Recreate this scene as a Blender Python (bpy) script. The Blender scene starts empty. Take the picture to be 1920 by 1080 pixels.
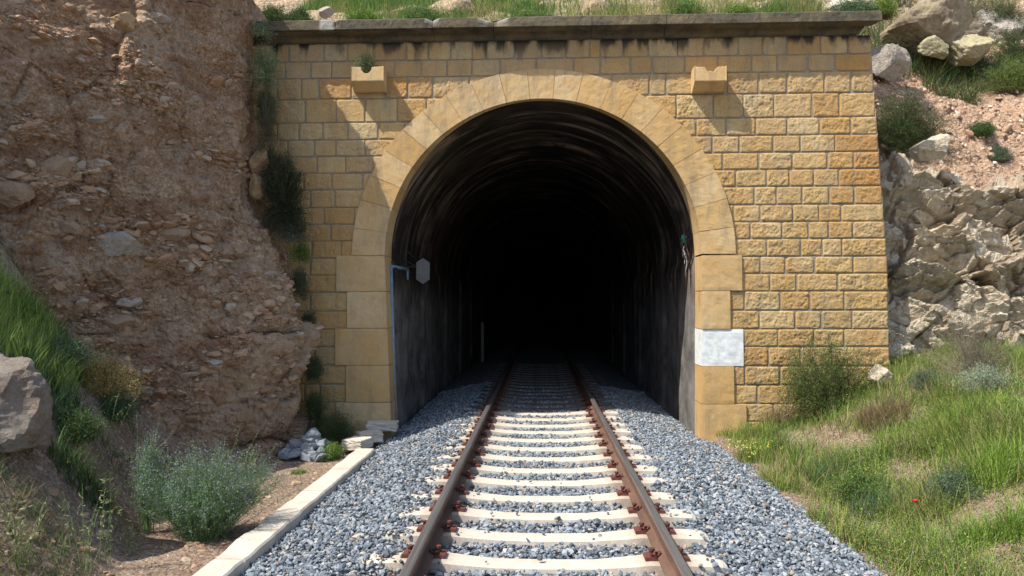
import bpy, bmesh, math, random
import numpy as np
from mathutils import Vector, Euler

random.seed(7)
rng = np.random.default_rng(11)
R = math.radians

# ------------------------------------------------------------------ camera
scene = bpy.context.scene
CAM = Vector((-0.03, 0.0, 1.67))
FPX = 1370.0
EUL = Euler((R(90 + 1.09), R(0.12), R(2.2)), 'XYZ')
cd = bpy.data.cameras.new('camera')
cam = bpy.data.objects.new('camera', cd)
cam.location = CAM
cam.rotation_euler = EUL
cd.sensor_width = 36
cd.lens = 36 * FPX / 1920
cd.clip_start = 0.05
cd.clip_end = 1500
scene.collection.objects.link(cam)
scene.camera = cam
_M = EUL.to_matrix()


def at(px, py, Y):
    """point of the place that the photograph shows at px, py when it lies Y metres along the track"""
    d = _M @ Vector(((px - 960) / FPX, (540 - py) / FPX, -1))
    k = (Y - CAM.y) / d.y
    return CAM + d * k


# ------------------------------------------------------------------ light
SUN = Vector((0.46, 0.28, -0.77)).normalized()          # the way the light travels
w = bpy.data.worlds.new("World")
scene.world = w
w.use_nodes = True
nt = w.node_tree
sky = nt.nodes.new('ShaderNodeTexSky')
sky.sky_type = 'NISHITA'
sky.sun_disc = False
elev = math.asin(-SUN.z)
sky.sun_elevation = elev
sky.sun_rotation = math.atan2(-SUN.x, -SUN.y)
sky.dust_density = 1.5
bg = nt.nodes['Background']
bg.inputs['Strength'].default_value = 0.15
nt.links.new(sky.outputs[0], bg.inputs['Color'])
sl = bpy.data.lights.new('sun', 'SUN')
sl.energy = 4.2
sl.angle = R(0.5)
sl.color = (1.0, 0.95, 0.87)
so = bpy.data.objects.new('sun', sl)
so.rotation_euler = SUN.to_track_quat('-Z', 'Y').to_euler()
so.location = (-20, -15, 30)
scene.collection.objects.link(so)
scene.view_settings.view_transform = 'Standard'
scene.view_settings.look = 'None'
scene.view_settings.gamma = 1
scene.view_settings.exposure = 0.66
scene.cycles.max_bounces = 6
scene.cycles.diffuse_bounces = 4
scene.cycles.transmission_bounces = 3
scene.cycles.use_adaptive_sampling = True

# ------------------------------------------------------------------ noise
def _h(ix, iy, iz, s):
    n = (ix.astype(np.int64) * 374761393 + iy.astype(np.int64) * 668265263 + iz.astype(np.int64) * 2147483647 + s * 1274126177) & 0xFFFFFFFF
    n = ((n ^ (n >> 13)) * 1274126177) & 0xFFFFFFFF
    n = ((n ^ (n >> 16)) * 2246822519) & 0xFFFFFFFF
    n = n ^ (n >> 15)
    return (n & 0xFFFFFF) / float(0xFFFFFF)


def vnoise(p, s=0):
    i = np.floor(p)
    f = p - i
    f = f * f * f * (f * (f * 6 - 15) + 10)
    x, y, z = i[:, 0], i[:, 1], i[:, 2]
    o = 0
    for a in (0, 1):
        for b in (0, 1):
            for c in (0, 1):
                wgt = (f[:, 0] if a else 1 - f[:, 0]) * (f[:, 1] if b else 1 - f[:, 1]) * (f[:, 2] if c else 1 - f[:, 2])
                o = o + wgt * _h(x + a, y + b, z + c, s)
    return o * 2 - 1


def fbm(p, oct=4, s=0, gain=.5):
    p = np.asarray(p, float)
    a, t, n = 1.0, 0, 0
    for k in range(oct):
        t = t + a * vnoise(p * 2 ** k + 17.3 * k, s + k)
        n += a
        a *= gain
    return t / n


def voro(p, s=0):
    """F1, F2, id (0..1 random triple), vector from the nearest seed"""
    i = np.floor(p)
    N = len(p)
    f1 = np.full(N, 9.)
    f2 = np.full(N, 9.)
    cid = np.zeros((N, 3))
    vec = np.zeros((N, 3))
    for a in (-1, 0, 1):
        for b in (-1, 0, 1):
            for c in (-1, 0, 1):
                x, y, z = i[:, 0] + a, i[:, 1] + b, i[:, 2] + c
                q = np.stack([x + _h(x, y, z, s), y + _h(x, y, z, s + 1), z + _h(x, y, z, s + 2)], 1)
                dv = p - q
                d = np.sqrt((dv ** 2).sum(1))
                m = d < f1
                f2 = np.where(m, f1, np.minimum(f2, d))
                f1 = np.where(m, d, f1)
                if m.any():
                    vec[m] = dv[m]
                    cid[m] = np.stack([_h(x, y, z, s + 5), _h(x, y, z, s + 6), _h(x, y, z, s + 7)], 1)[m]
    return f1, f2, cid, vec


def facets(p, s=0, tilt=.6):
    """broken-rock relief: each cell is a tilted plane"""
    f1, f2, cid, vec = voro(p, s)
    n = (cid - .5) * 2
    h = (vec * n).sum(1) * tilt + (cid[:, 0] - .5) * .8
    crack = np.clip((f2 - f1) / .12, 0, 1)
    return h * (0.5 + .5 * crack) - (1 - crack) * .35


def sstep(a, b, x):
    t = np.clip((x - a) / (b - a), 0, 1)
    return t * t * (3 - 2 * t)


# ------------------------------------------------------------------ mesh helpers
COL = scene.collection


def tag(o, label=None, cat=None, group=None, kind=None):
    if label: o['label'] = label
    if cat: o['category'] = cat
    if group: o['group'] = group
    if kind: o['kind'] = kind
    return o


def mk(name, V, Fs, mat, parent=None, cols=None, smooth=False, mats=None, midx=None):
    """V (n,3); Fs list of int arrays (m,k); cols (n,4) goes to the attribute 'tone'"""
    V = np.asarray(V, np.float32)
    if not isinstance(Fs, list) or np.ndim(Fs[0]) == 1: Fs = [Fs]
    Fs = [np.asarray(f, np.int32) for f in Fs if len(f)]
    me = bpy.data.meshes.new(name)
    nl = sum(f.size for f in Fs)
    nf = sum(len(f) for f in Fs)
    me.vertices.add(len(V))
    me.vertices.foreach_set('co', V.ravel())
    me.loops.add(nl)
    me.loops.foreach_set('vertex_index', np.concatenate([f.ravel() for f in Fs]))
    me.polygons.add(nf)
    tot = np.concatenate([np.full(len(f), f.shape[1], np.int32) for f in Fs])
    st = np.concatenate([[0], np.cumsum(tot)[:-1]]).astype(np.int32)
    me.polygons.foreach_set('loop_start', st)
    me.polygons.foreach_set('loop_total', tot)
    me.polygons.foreach_set('use_smooth', np.full(nf, bool(smooth)))
    if midx is not None: me.polygons.foreach_set('material_index', np.asarray(midx, np.int32))
    me.update(calc_edges=True)
    me.validate()
    if cols is not None:
        a = me.attributes.new('tone', 'FLOAT_COLOR', 'POINT')
        a.data.foreach_set('color', np.asarray(cols, np.float32).ravel())
    for m in (mats or [mat]): me.materials.append(m)
    o = bpy.data.objects.new(name, me)
    COL.objects.link(o)
    if parent is not None: o.parent = parent
    return o


def empty(name, loc=(0, 0, 0), rz=0):
    o = bpy.data.objects.new(name, None)
    o.empty_display_size = .1
    o.location = loc
    o.rotation_euler = (0, 0, rz)
    COL.objects.link(o)
    return o


class MB:
    def __init__(s):
        s.V = []; s.F = {}; s.C = []; s.n = 0

    def add(s, V, F, col=None):
        V = np.asarray(V, float)
        F = np.asarray(F, int)
        s.V.append(V)
        s.F.setdefault(F.shape[1], []).append(F + s.n)
        s.n += len(V)
        if col is not None:
            col = np.asarray(col, float)
            if col.ndim == 1: col = np.tile(col, (len(V), 1))
            s.C.append(col)

    def box(s, a, b, col=None, jit=0):
        (x0, y0, z0), (x1, y1, z1) = a, b
        V = np.array([[x, y, z] for x in (x0, x1) for y in (y0, y1) for z in (z0, z1)], float)
        if jit: V += rng.uniform(-jit, jit, V.shape)
        s.add(V, [[0, 1, 3, 2], [4, 6, 7, 5], [0, 4, 5, 1], [2, 3, 7, 6], [0, 2, 6, 4], [1, 5, 7, 3]], col)

    def tube(s, pts, r, k=6, col=None, cap=True):
        pts = np.asarray(pts, float)
        n = len(pts)
        rr = np.broadcast_to(np.asarray(r, float), (n,))
        T = np.gradient(pts, axis=0)
        T /= np.linalg.norm(T, axis=1)[:, None] + 1e-9
        up = np.array([0.13, .21, 1.0]) if abs(T[:, 2]).mean() < .8 else np.array([1., .1, 0])
        A = np.cross(T, up); A /= np.linalg.norm(A, axis=1)[:, None] + 1e-9
        B = np.cross(T, A)
        th = np.arange(k) * 2 * math.pi / k
        V = pts[:, None] + rr[:, None, None] * (np.cos(th)[None, :, None] * A[:, None] + np.sin(th)[None, :, None] * B[:, None])
        V = V.reshape(-1, 3)
        i = np.arange(n - 1)[:, None] * k + np.arange(k)[None]
        j = np.arange(n - 1)[:, None] * k + (np.arange(k)[None] + 1) % k
        s.add(V, np.stack([i, j, j + k, i + k], -1).reshape(-1, 4), col)
        if cap and k >= 3:
            s.F.setdefault(k, []).append(np.array([list(range(k))[::-1], list(range((n - 1) * k, n * k))]) + s.n - len(V))

    def prism(s, prof, y0, y1, axis='y', col=None):
        """closed profile (a,b) extruded"""
        k = len(prof)
        P = np.array(prof, float)
        if axis == 'y':
            V = np.concatenate([np.stack([P[:, 0], np.full(k, y), P[:, 1]], 1) for y in (y0, y1)])
        else:
            V = np.concatenate([np.stack([np.full(k, y), P[:, 0], P[:, 1]], 1) for y in (y0, y1)])
        F = [[i, (i + 1) % k, (i + 1) % k + k, i + k] for i in range(k)]
        s.add(V, F, col)
        s.F.setdefault(k, []).append(np.array([list(range(k))[::-1], list(range(k, 2 * k))]) + s.n - 2 * k)

    def build(s, name, mat, parent=None, smooth=False, **kw):
        V = np.concatenate(s.V)
        return mk(name, V, [np.concatenate(f) for f in s.F.values()], mat, parent,
                  np.concatenate(s.C) if s.C else None, smooth, **kw)


def gridF(nu, nv, flip=False):
    i = (np.arange(nu - 1)[:, None] * nv + np.arange(nv - 1)[None]).ravel()
    F = np.stack([i, i + nv, i + nv + 1, i + 1], 1)
    return F[:, ::-1] if flip else F


def normals(G):
    du = np.gradient(G, axis=0)
    dv = np.gradient(G, axis=1)
    n = np.cross(du, dv)
    return n / (np.linalg.norm(n, axis=2)[..., None] + 1e-9)


_ico = {}


def ico(sub):
    if sub not in _ico:
        b = bmesh.new()
        bmesh.ops.create_icosphere(b, subdivisions=sub, radius=1)
        b.verts.ensure_lookup_table()
        V = np.array([v.co[:] for v in b.verts])
        F = np.array([[v.index for v in f.verts] for f in b.faces])
        b.free()
        _ico[sub] = (V, F)
    return _ico[sub]


def rock_shape(seed, sub=4, planes=14, rough=.05, lo=.62, scale=1.0, detail=1.0):
    """a boulder: sphere cut by random planes and roughened"""
    r = np.random.default_rng(seed)
    V, F = ico(sub)
    n = r.normal(size=(planes, 3)); n /= np.linalg.norm(n, axis=1)[:, None]
    d = r.uniform(lo, 1.0, planes)
    dt = V @ n.T
    rad = np.where(dt > .05, d[None] / np.maximum(dt, .05), 9)
    rad = np.minimum(rad.min(1), 1.25)
    V = V * rad[:, None]
    q = V * 2.2 * detail + seed * 3.1
    V = V * (1 + rough * fbm(q, 4, seed)[:, None] + rough * .8 * facets(q * 1.6, seed)[:, None])
    return V * scale, F


def rotm(r):
    a = r.normal(size=4); a /= np.linalg.norm(a)
    w_, x, y, z = a
    return np.array([[1 - 2 * (y * y + z * z), 2 * (x * y - z * w_), 2 * (x * z + y * w_)],
                     [2 * (x * y + z * w_), 1 - 2 * (x * x + z * z), 2 * (y * z - x * w_)],
                     [2 * (x * z - y * w_), 2 * (y * z + x * w_), 1 - 2 * (x * x + y * y)]])


def scatter_stones(P, S, rot=True, flat=.6, sub=1, r=rng, ntemp=24, nrm=None):
    """stones at P with radii S as one big vertex/face set"""
    V0, F0 = ico(1)
    T = []
    r0 = np.random.default_rng(1)
    for k in range(ntemp):
        V, F = rock_shape(100 + k, sub, planes=10, rough=.0, lo=.42)
        T.append(V * r0.uniform(.6, 1.15, (1, 3)))
    T = np.array(T)
    N = len(P)
    k = r.integers(0, ntemp, N)
    V = T[k]                                             # N, m, 3
    V = V * r.uniform(.7, 1.2, (N, 1, 3))
    q = r.normal(size=(N, 4)); q /= np.linalg.norm(q, axis=1)[:, None]
    w_, x, y, z = q.T
    M = np.stack([1 - 2 * (y * y + z * z), 2 * (x * y - z * w_), 2 * (x * z + y * w_),
                  2 * (x * y + z * w_), 1 - 2 * (x * x + z * z), 2 * (y * z - x * w_),
                  2 * (x * z - y * w_), 2 * (y * z + x * w_), 1 - 2 * (x * x + y * y)], 1).reshape(N, 3, 3)
    V = np.einsum('nij,nmj->nmi', M, V)
    if nrm is None:
        V[:, :, 2] *= flat
    else:
        d = np.einsum('nmi,ni->nm', V, nrm)
        V = V - (1 - flat) * d[..., None] * nrm[:, None]
    V = V * np.asarray(S)[:, None, None] + np.asarray(P)[:, None]
    m = V.shape[1]
    FF = (F[None] + (np.arange(N) * m)[:, None, None]).reshape(-1, 3)
    return V.reshape(-1, 3), FF, m


# ------------------------------------------------------------------ materials
def nn(t, typ, **kw):
    n = t.nodes.new(typ)
    for k, v in kw.items(): setattr(n, k, v)
    return n


class Mat:
    def __init__(s, name, rough=.9, spec=.25):
        s.m = bpy.data.materials.new(name)
        s.m.use_nodes = True
        s.t = s.m.node_tree
        s.b = s.t.nodes['Principled BSDF']
        s.b.inputs['Roughness'].default_value = rough
        s.b.inputs['Specular IOR Level'].default_value = spec
        s.tc = nn(s.t, 'ShaderNodeTexCoord')

    def L(s, a, b): s.t.links.new(a, b)

    def noise(s, scale, detail=6, rough=.6, vec=None, st=None, dist=0):
        n = nn(s.t, 'ShaderNodeTexNoise')
        n.inputs['Scale'].default_value = scale
        n.inputs['Detail'].default_value = detail
        n.inputs['Roughness'].default_value = rough
        n.inputs['Distortion'].default_value = dist
        v = vec or s.tc.outputs['Object']
        if st:
            mp = nn(s.t, 'ShaderNodeMapping')
            mp.inputs['Scale'].default_value = st
            s.L(v, mp.inputs['Vector'])
            v = mp.outputs[0]
        s.L(v, n.inputs['Vector'])
        return n.outputs['Fac']

    def vor(s, scale, feature='F1', out='Distance', st=None):
        n = nn(s.t, 'ShaderNodeTexVoronoi', feature=feature)
        n.inputs['Scale'].default_value = scale
        v = s.tc.outputs['Object']
        if st:
            mp = nn(s.t, 'ShaderNodeMapping')
            mp.inputs['Scale'].default_value = st
            s.L(v, mp.inputs['Vector'])
            v = mp.outputs[0]
        s.L(v, n.inputs['Vector'])
        return n.outputs[out]

    def ramp(s, fac, stops, interp='LINEAR'):
        n = nn(s.t, 'ShaderNodeValToRGB')
        n.color_ramp.interpolation = interp
        e = n.color_ramp.elements
        while len(e) > 1: e.remove(e[-1])
        for i, (p, c) in enumerate(stops):
            c = (c, c, c, 1) if not hasattr(c, '__len__') else (*c, 1)
            if i == 0:
                e[0].position = p; e[0].color = c
            else:
                x = e.new(p); x.color = c
        if fac is not None: s.L(fac, n.inputs[0])
        return n.outputs[0]

    def mix(s, fac, a, b, mode='MIX'):
        n = nn(s.t, 'ShaderNodeMix', data_type='RGBA', blend_type=mode)
        for sock, v in ((n.inputs[0], fac), (n.inputs[6], a), (n.inputs[7], b)):
            if hasattr(v, 'links') or hasattr(v, 'is_linked'):
                s.L(v, sock)
            elif hasattr(v, '__len__'):
                sock.default_value = (*v, 1)
            else:
                sock.default_value = v
        return n.outputs[2]

    def math(s, op, a, b=0.0, c=None, clamp=False):
        n = nn(s.t, 'ShaderNodeMath', operation=op, use_clamp=clamp)
        for i, v in enumerate((a, b) if c is None else (a, b, c)):
            if hasattr(v, 'is_linked'): s.L(v, n.inputs[i])
            else: n.inputs[i].default_value = v
        return n.outputs[0]

    def attr(s, name='tone'):
        n = nn(s.t, 'ShaderNodeAttribute', attribute_name=name)
        sp = nn(s.t, 'ShaderNodeSeparateColor')
        s.L(n.outputs['Color'], sp.inputs[0])
        return n.outputs['Color'], sp.outputs[0], sp.outputs[1], sp.outputs[2]

    def island(s):
        return nn(s.t, 'ShaderNodeNewGeometry').outputs['Random Per Island']

    def xyz(s):
        n = nn(s.t, 'ShaderNodeSeparateXYZ')
        s.L(s.tc.outputs['Object'], n.inputs[0])
        return n.outputs

    def color(s, c):
        if hasattr(c, 'is_linked'): s.L(c, s.b.inputs['Base Color'])
        else: s.b.inputs['Base Color'].default_value = (*c, 1)
        return s

    def bump(s, h, strength=.5, dist=.02):
        b = nn(s.t, 'ShaderNodeBump')
        b.inputs['Strength'].default_value = strength
        b.inputs['Distance'].default_value = dist
        s.L(h, b.inputs['Height'])
        if s.b.inputs['Normal'].is_linked:
            s.L(s.b.inputs['Normal'].links[0].from_socket, b.inputs['Normal'])
        s.L(b.outputs[0], s.b.inputs['Normal'])
        return s


def stone_mat(name, base=(.56, .385, .175), light=(.62, .47, .27), orange=(.50, .26, .075), grey=(.33, .29, .22), fine=1.0, stain=0.0, bump=.6):
    m = Mat(name)
    c, r, g, b = m.attr()
    col = m.mix(r, light, base)
    col = m.mix(g, col, orange)
    big = m.noise(2.2, 5, .65)
    col = m.mix(m.ramp(big, [(.42, 0.0), (.66, .8)]), col, m.mix(.6, base, orange))
    med = m.noise(11, 6, .7)
    col = m.mix(m.ramp(med, [(.35, .0), (.75, .35)]), col, grey)
    st_ = m.noise(1.0, 6, .65, st=(5, 5, .9))
    col = m.mix(m.ramp(st_, [(.50, 0.), (.72, .55)]), col, tuple(x * .55 for x in grey))
    pat = m.noise(1.3, 5, .6)
    col = m.mix(m.ramp(pat, [(.48, 0.), (.68, .3)]), col, (.64, .50, .29))
    n1 = m.noise(60 * fine, 5, .75)
    col = m.mix(.55, col, m.ramp(n1, [(.3, (.55, .52, .48)), (.5, (1, 1, 1)), (.75, (1.15, 1.13, 1.1))]), 'MULTIPLY')
    pit = m.vor(75 * fine)
    col = m.mix(b, col, m.mix(m.ramp(med, [(.35, .3), (.6, .9)]), col, grey))    # b: weathering
    m.color(col)
    m.bump(n1, bump, .018)
    m.bump(pit, bump * .5, .006)
    m.bump(med, .4, .02)
    return m


M_ashlar = stone_mat('ashlar_stone', base=(.60, .385, .135), light=(.68, .49, .23), orange=(.54, .255, .05), fine=.8, bump=1.0)
M_dressed = stone_mat('dressed_stone', base=(.61, .39, .145), light=(.70, .52, .285), orange=(.56, .30, .085), fine=1.4, bump=.28)
m = Mat('lime_mortar'); n1 = m.noise(40, 6, .7)
m.color(m.ramp(n1, [(.3, (.20, .17, .12)), (.7, (.40, .33, .235))])).bump(n1, .7, .01); M_mortar = m.m

# dark weathered cornice
m = Mat('weathered_cornice'); X, Y, Z = m.xyz()
n1 = m.noise(3.5, 7, .75); n2 = m.noise(28, 6, .7); n3 = m.noise(1.0, 4, .6, st=(1, 1, 6))
lich = m.ramp(n1, [(.35, (.045, .04, .03)), (.52, (.105, .094, .07)), (.70, (.22, .165, .085))])
col = m.mix(m.ramp(n2, [(.4, .0), (.75, .6)]), lich, (.10, .085, .06))
col = m.mix(m.ramp(n3, [(.45, 0.), (.7, .5)]), col, (.26, .185, .085))
m.color(col).bump(n2, .7, .015).bump(n1, .4, .04); M_cornice = m.m
_, r_, g_, b_ = m.attr()
col2 = m.mix(r_, col, (.42, .40, .36)); m.color(col2)
M_ashlar = M_ashlar.m; M_dressed = M_dressed.m

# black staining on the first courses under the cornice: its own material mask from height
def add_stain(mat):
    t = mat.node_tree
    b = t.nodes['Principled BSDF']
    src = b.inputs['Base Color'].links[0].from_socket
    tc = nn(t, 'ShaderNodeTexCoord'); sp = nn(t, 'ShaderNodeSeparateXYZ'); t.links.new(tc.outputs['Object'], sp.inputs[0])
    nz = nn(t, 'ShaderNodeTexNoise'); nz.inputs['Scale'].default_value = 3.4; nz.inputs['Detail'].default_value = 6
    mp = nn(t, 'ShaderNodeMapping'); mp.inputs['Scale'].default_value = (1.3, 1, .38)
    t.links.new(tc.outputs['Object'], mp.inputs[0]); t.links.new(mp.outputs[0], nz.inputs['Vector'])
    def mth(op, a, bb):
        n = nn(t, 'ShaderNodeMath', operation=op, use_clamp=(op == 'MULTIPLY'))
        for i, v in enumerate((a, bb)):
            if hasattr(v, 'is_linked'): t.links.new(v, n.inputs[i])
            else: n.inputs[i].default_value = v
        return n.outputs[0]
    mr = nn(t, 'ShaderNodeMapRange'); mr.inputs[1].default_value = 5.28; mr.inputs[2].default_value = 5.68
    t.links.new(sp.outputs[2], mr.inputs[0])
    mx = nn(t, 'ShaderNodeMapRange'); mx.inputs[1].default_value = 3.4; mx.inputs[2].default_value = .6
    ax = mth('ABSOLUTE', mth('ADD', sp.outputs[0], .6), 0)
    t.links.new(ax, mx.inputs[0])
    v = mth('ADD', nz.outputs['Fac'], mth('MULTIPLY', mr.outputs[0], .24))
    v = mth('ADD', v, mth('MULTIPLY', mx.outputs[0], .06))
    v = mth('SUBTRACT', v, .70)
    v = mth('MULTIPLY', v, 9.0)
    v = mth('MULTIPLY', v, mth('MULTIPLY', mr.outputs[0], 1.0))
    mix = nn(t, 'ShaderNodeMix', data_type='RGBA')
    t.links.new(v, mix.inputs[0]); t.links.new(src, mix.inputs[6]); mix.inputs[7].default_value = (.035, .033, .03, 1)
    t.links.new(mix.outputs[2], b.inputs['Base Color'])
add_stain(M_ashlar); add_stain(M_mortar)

m = Mat('white_painted_stone', .7); n1 = m.noise(14, 6, .7); n2 = m.noise(5, 5, .7)
m.color(m.mix(m.ramp(n2, [(.55, 0.), (.7, .7)]), m.ramp(n1, [(.3, (.60, .63, .62)), (.6, (.78, .80, .78))]), (.55, .50, .38))).bump(n1, .35, .01); M_whitestone = m.m

# tunnel lining (coords: y along, tone.r arc position)
m = Mat('sooty_concrete_lining', .85, .2); X, Y, Z = m.xyz(); c, r, g, b = m.attr()
cb = nn(m.t, 'ShaderNodeCombineXYZ'); m.L(Y, cb.inputs[0]); m.L(r, cb.inputs[1]); m.L(g, cb.inputs[2])
st1 = m.noise(1.0, 7, .68, vec=cb.outputs[0], st=(2.4, 1.1, 1), dist=1.2)
st2 = m.noise(1.0, 5, .6, vec=cb.outputs[0], st=(5.0, 1.2, 1), dist=1.0)
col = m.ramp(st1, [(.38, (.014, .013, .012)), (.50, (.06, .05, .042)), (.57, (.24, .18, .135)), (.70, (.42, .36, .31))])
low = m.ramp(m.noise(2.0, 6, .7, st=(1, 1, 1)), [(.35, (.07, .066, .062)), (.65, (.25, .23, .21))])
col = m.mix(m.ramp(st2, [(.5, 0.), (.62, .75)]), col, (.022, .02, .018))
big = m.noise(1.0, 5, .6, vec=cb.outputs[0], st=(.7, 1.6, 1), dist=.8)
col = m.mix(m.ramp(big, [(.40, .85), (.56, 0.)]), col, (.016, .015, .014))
col = m.mix(b, col, low)
col = m.mix(m.ramp(m.noise(1.0, 5, .6, vec=cb.outputs[0], st=(.5, .9, 1)), [(.56, 0.), (.68, .5)]), col, (.13, .09, .06))
m.color(col).bump(st1, .25, .02).bump(m.noise(25, 5, .7), .3, .008); M_lining = m.m

# earth bank
def earth_mat(name, c1, c2, c3, cs, bump=1.0, sc=1.0, strata=False):
    m = Mat(name, .95, .15)
    a = m.noise(.9 * sc, 6, .65); b = m.noise(7 * sc, 8, .72); d = m.noise(45 * sc, 6, .75)
    v1 = m.vor(16 * sc); v2 = m.vor(42 * sc, out='Color')
    col = m.ramp(a, [(.3, c1), (.52, c2), (.72, c3)])
    col = m.mix(m.ramp(b, [(.35, .55), (.65, 0.)]), col, tuple(x * .62 for x in c2))
    sepc = nn(m.t, 'ShaderNodeSeparateColor'); m.L(v2, sepc.inputs[0])
    col = m.mix(m.ramp(sepc.outputs[0], [(.62, 0.), (.8, .65)]), col, cs)
    col = m.mix(.6, col, m.ramp(d, [(.28, (.6, .58, .56)), (.52, (1, 1, 1)), (.8, (1.2, 1.2, 1.2))]), 'MULTIPLY')
    if strata:
        s1 = m.noise(1.0, 6, .6, st=(1.1, 1.1, 3.2), dist=.6); s2 = m.noise(1.0, 5, .6, st=(3.0, 3.0, .7), dist=.4)
        col = m.mix(m.ramp(s1, [(.44, 0.), (.60, .75)]), col, (.27, .145, .085))
        col = m.mix(m.ramp(s2, [(.54, 0.), (.70, .6)]), col, (.47, .37, .27))
        col = m.mix(m.ramp(m.noise(3.2, 6, .7), [(.30, .7), (.43, 0.)]), col, (.17, .115, .08))
    m.color(col)
    m.bump(d, .55 * bump, .015).bump(m.ramp(v1, [(0., 1.), (.6, 0.)]), .7 * bump, .05).bump(b, .8 * bump, .08)
    return m.m


M_bank = earth_mat('brown_conglomerate_earth', (.37, .225, .13), (.45, .29, .175), (.51, .36, .235), (.54, .44, .32), strata=True)
M_scree = earth_mat('pink_scree', (.42, .245, .15), (.48, .31, .20), (.53, .38, .27), (.54, .43, .32), sc=.9)
M_soil = earth_mat('dry_soil', (.27, .17, .115), (.34, .235, .165), (.42, .32, .23), (.5, .42, .34), sc=1.3)
M_hill = earth_mat('hill_soil', (.40, .28, .17), (.48, .34, .20), (.46, .38, .27), (.5, .45, .36), sc=.8)


def rock_mat(name, c1, c2, c3, warm, bump=1.0):
    m = Mat(name, .9, .2)
    a = m.noise(1.6, 7, .7); b = m.noise(9, 8, .75); d = m.noise(50, 6, .75)
    col = m.ramp(a, [(.32, c1), (.5, c2), (.7, c3)])
    col = m.mix(m.ramp(m.noise(2.7, 4, .6), [(.5, 0.), (.72, .8)]), col, warm)
    col = m.mix(m.ramp(b, [(.33, .6), (.5, 0.)]), col, tuple(x * .45 for x in c1))
    col = m.mix(.5, col, m.ramp(d, [(.3, (.6, .6, .6)), (.55, (1, 1, 1)), (.8, (1.15, 1.15, 1.15))]), 'MULTIPLY')
    m.color(col)
    m.bump(d, .6 * bump, .015).bump(b, .8 * bump, .06)
    return m.m


M_lime = rock_mat('pale_limestone', (.46, .39, .29), (.66, .575, .44), (.76, .68, .54), (.64, .49, .31), 1.2)
M_limeface = M_lime.copy(); M_limeface.name = 'cracked_limestone'
_t = M_limeface.node_tree; _b = _t.nodes['Principled BSDF']; _a = nn(_t, 'ShaderNodeAttribute', attribute_name='tone'); _s = nn(_t, 'ShaderNodeSeparateColor'); _t.links.new(_a.outputs['Color'], _s.inputs[0])
_m = nn(_t, 'ShaderNodeMix', data_type='RGBA'); _t.links.new(_s.outputs[0], _m.inputs[0]); _t.links.new(_b.inputs['Base Color'].links[0].from_socket, _m.inputs[6]); _m.inputs[7].default_value = (.34, .25, .16, 1)
_t.links.new(_m.outputs[2], _b.inputs['Base Color'])
M_boulder = rock_mat('grey_boulder_rock', (.34, .30, .25), (.47, .42, .36), (.55, .5, .43), (.42, .29, .18))
M_boulderd = rock_mat('dark_boulder_rock', (.24, .19, .14), (.36, .31, .26), (.46, .41, .35), (.30, .19, .11), 1.4)  # darker, browner tone than the grey boulder rock
M_brownrock = rock_mat('brown_rock', (.31, .21, .14), (.40, .28, .185), (.48, .36, .25), (.38, .25, .15))
M_bankrock = rock_mat('brown_bank_rock', (.30, .21, .135), (.42, .30, .20), (.52, .40, .28), (.46, .30, .16))
M_orangerock = rock_mat('ochre_rock', (.40, .26, .13), (.5, .34, .18), (.52, .42, .3), (.5, .27, .1))
M_tanrock = rock_mat('tan_rock', (.24, .18, .12), (.38, .31, .21), (.52, .46, .36), (.36, .28, .13), 1.4)
M_greyrubble = rock_mat('grey_mortar_rubble', (.19, .215, .24), (.29, .32, .345), (.38, .40, .41), (.28, .29, .29))
M_yellowrock = rock_mat('lichen_rock', (.33, .29, .17), (.44, .39, .24), (.52, .48, .36), (.42, .36, .14))

m = Mat('embedded_stone', .92, .2); i_ = m.island()
m.color(m.mix(.6, m.ramp(i_, [(0, (.35, .215, .13)), (.4, (.43, .28, .175)), (.75, (.49, .345, .23)), (.95, (.50, .40, .30)), (1, (.36, .31, .26))]),
              m.ramp(m.noise(18, 6, .7), [(.3, (.6, .58, .55)), (.7, (1.15, 1.15, 1.15))]), 'MULTIPLY')).bump(m.noise(30, 6, .7), .7, .02); M_embed = m.m
m = Mat('scree_stone', .92, .2); i_ = m.island()
m.color(m.ramp(i_, [(0, (.36, .23, .15)), (.4, (.47, .33, .22)), (.8, (.54, .41, .30)), (1, (.60, .52, .42))])).bump(m.noise(30, 6, .7), .7, .02); M_screest = m.m

m = Mat('ballast_bed_gravel', .9, .2); v = m.vor(26, out='Color'); s_ = nn(m.t, 'ShaderNodeSeparateColor'); m.L(v, s_.inputs[0])
m.color(m.ramp(s_.outputs[0], [(0, (.07, .08, .09)), (.5, (.16, .175, .19)), (1, (.32, .34, .36))])).bump(m.vor(26), 1, .04); M_bed = m.m

def rail_dirt(m, col, dirt, amt, spread):
    Xs = m.xyz()[0]
    dist = m.math('ABSOLUTE', m.math('SUBTRACT', m.math('ABSOLUTE', Xs), .87))
    f = m.math('SUBTRACT', 1.0, m.math('DIVIDE', dist, spread), clamp=True)
    f = m.math('MULTIPLY', f, m.math('MULTIPLY', m.noise(14, 6, .7), 1.9), clamp=True)
    return m.mix(m.math('MULTIPLY', f, amt, clamp=True), col, dirt)


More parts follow.
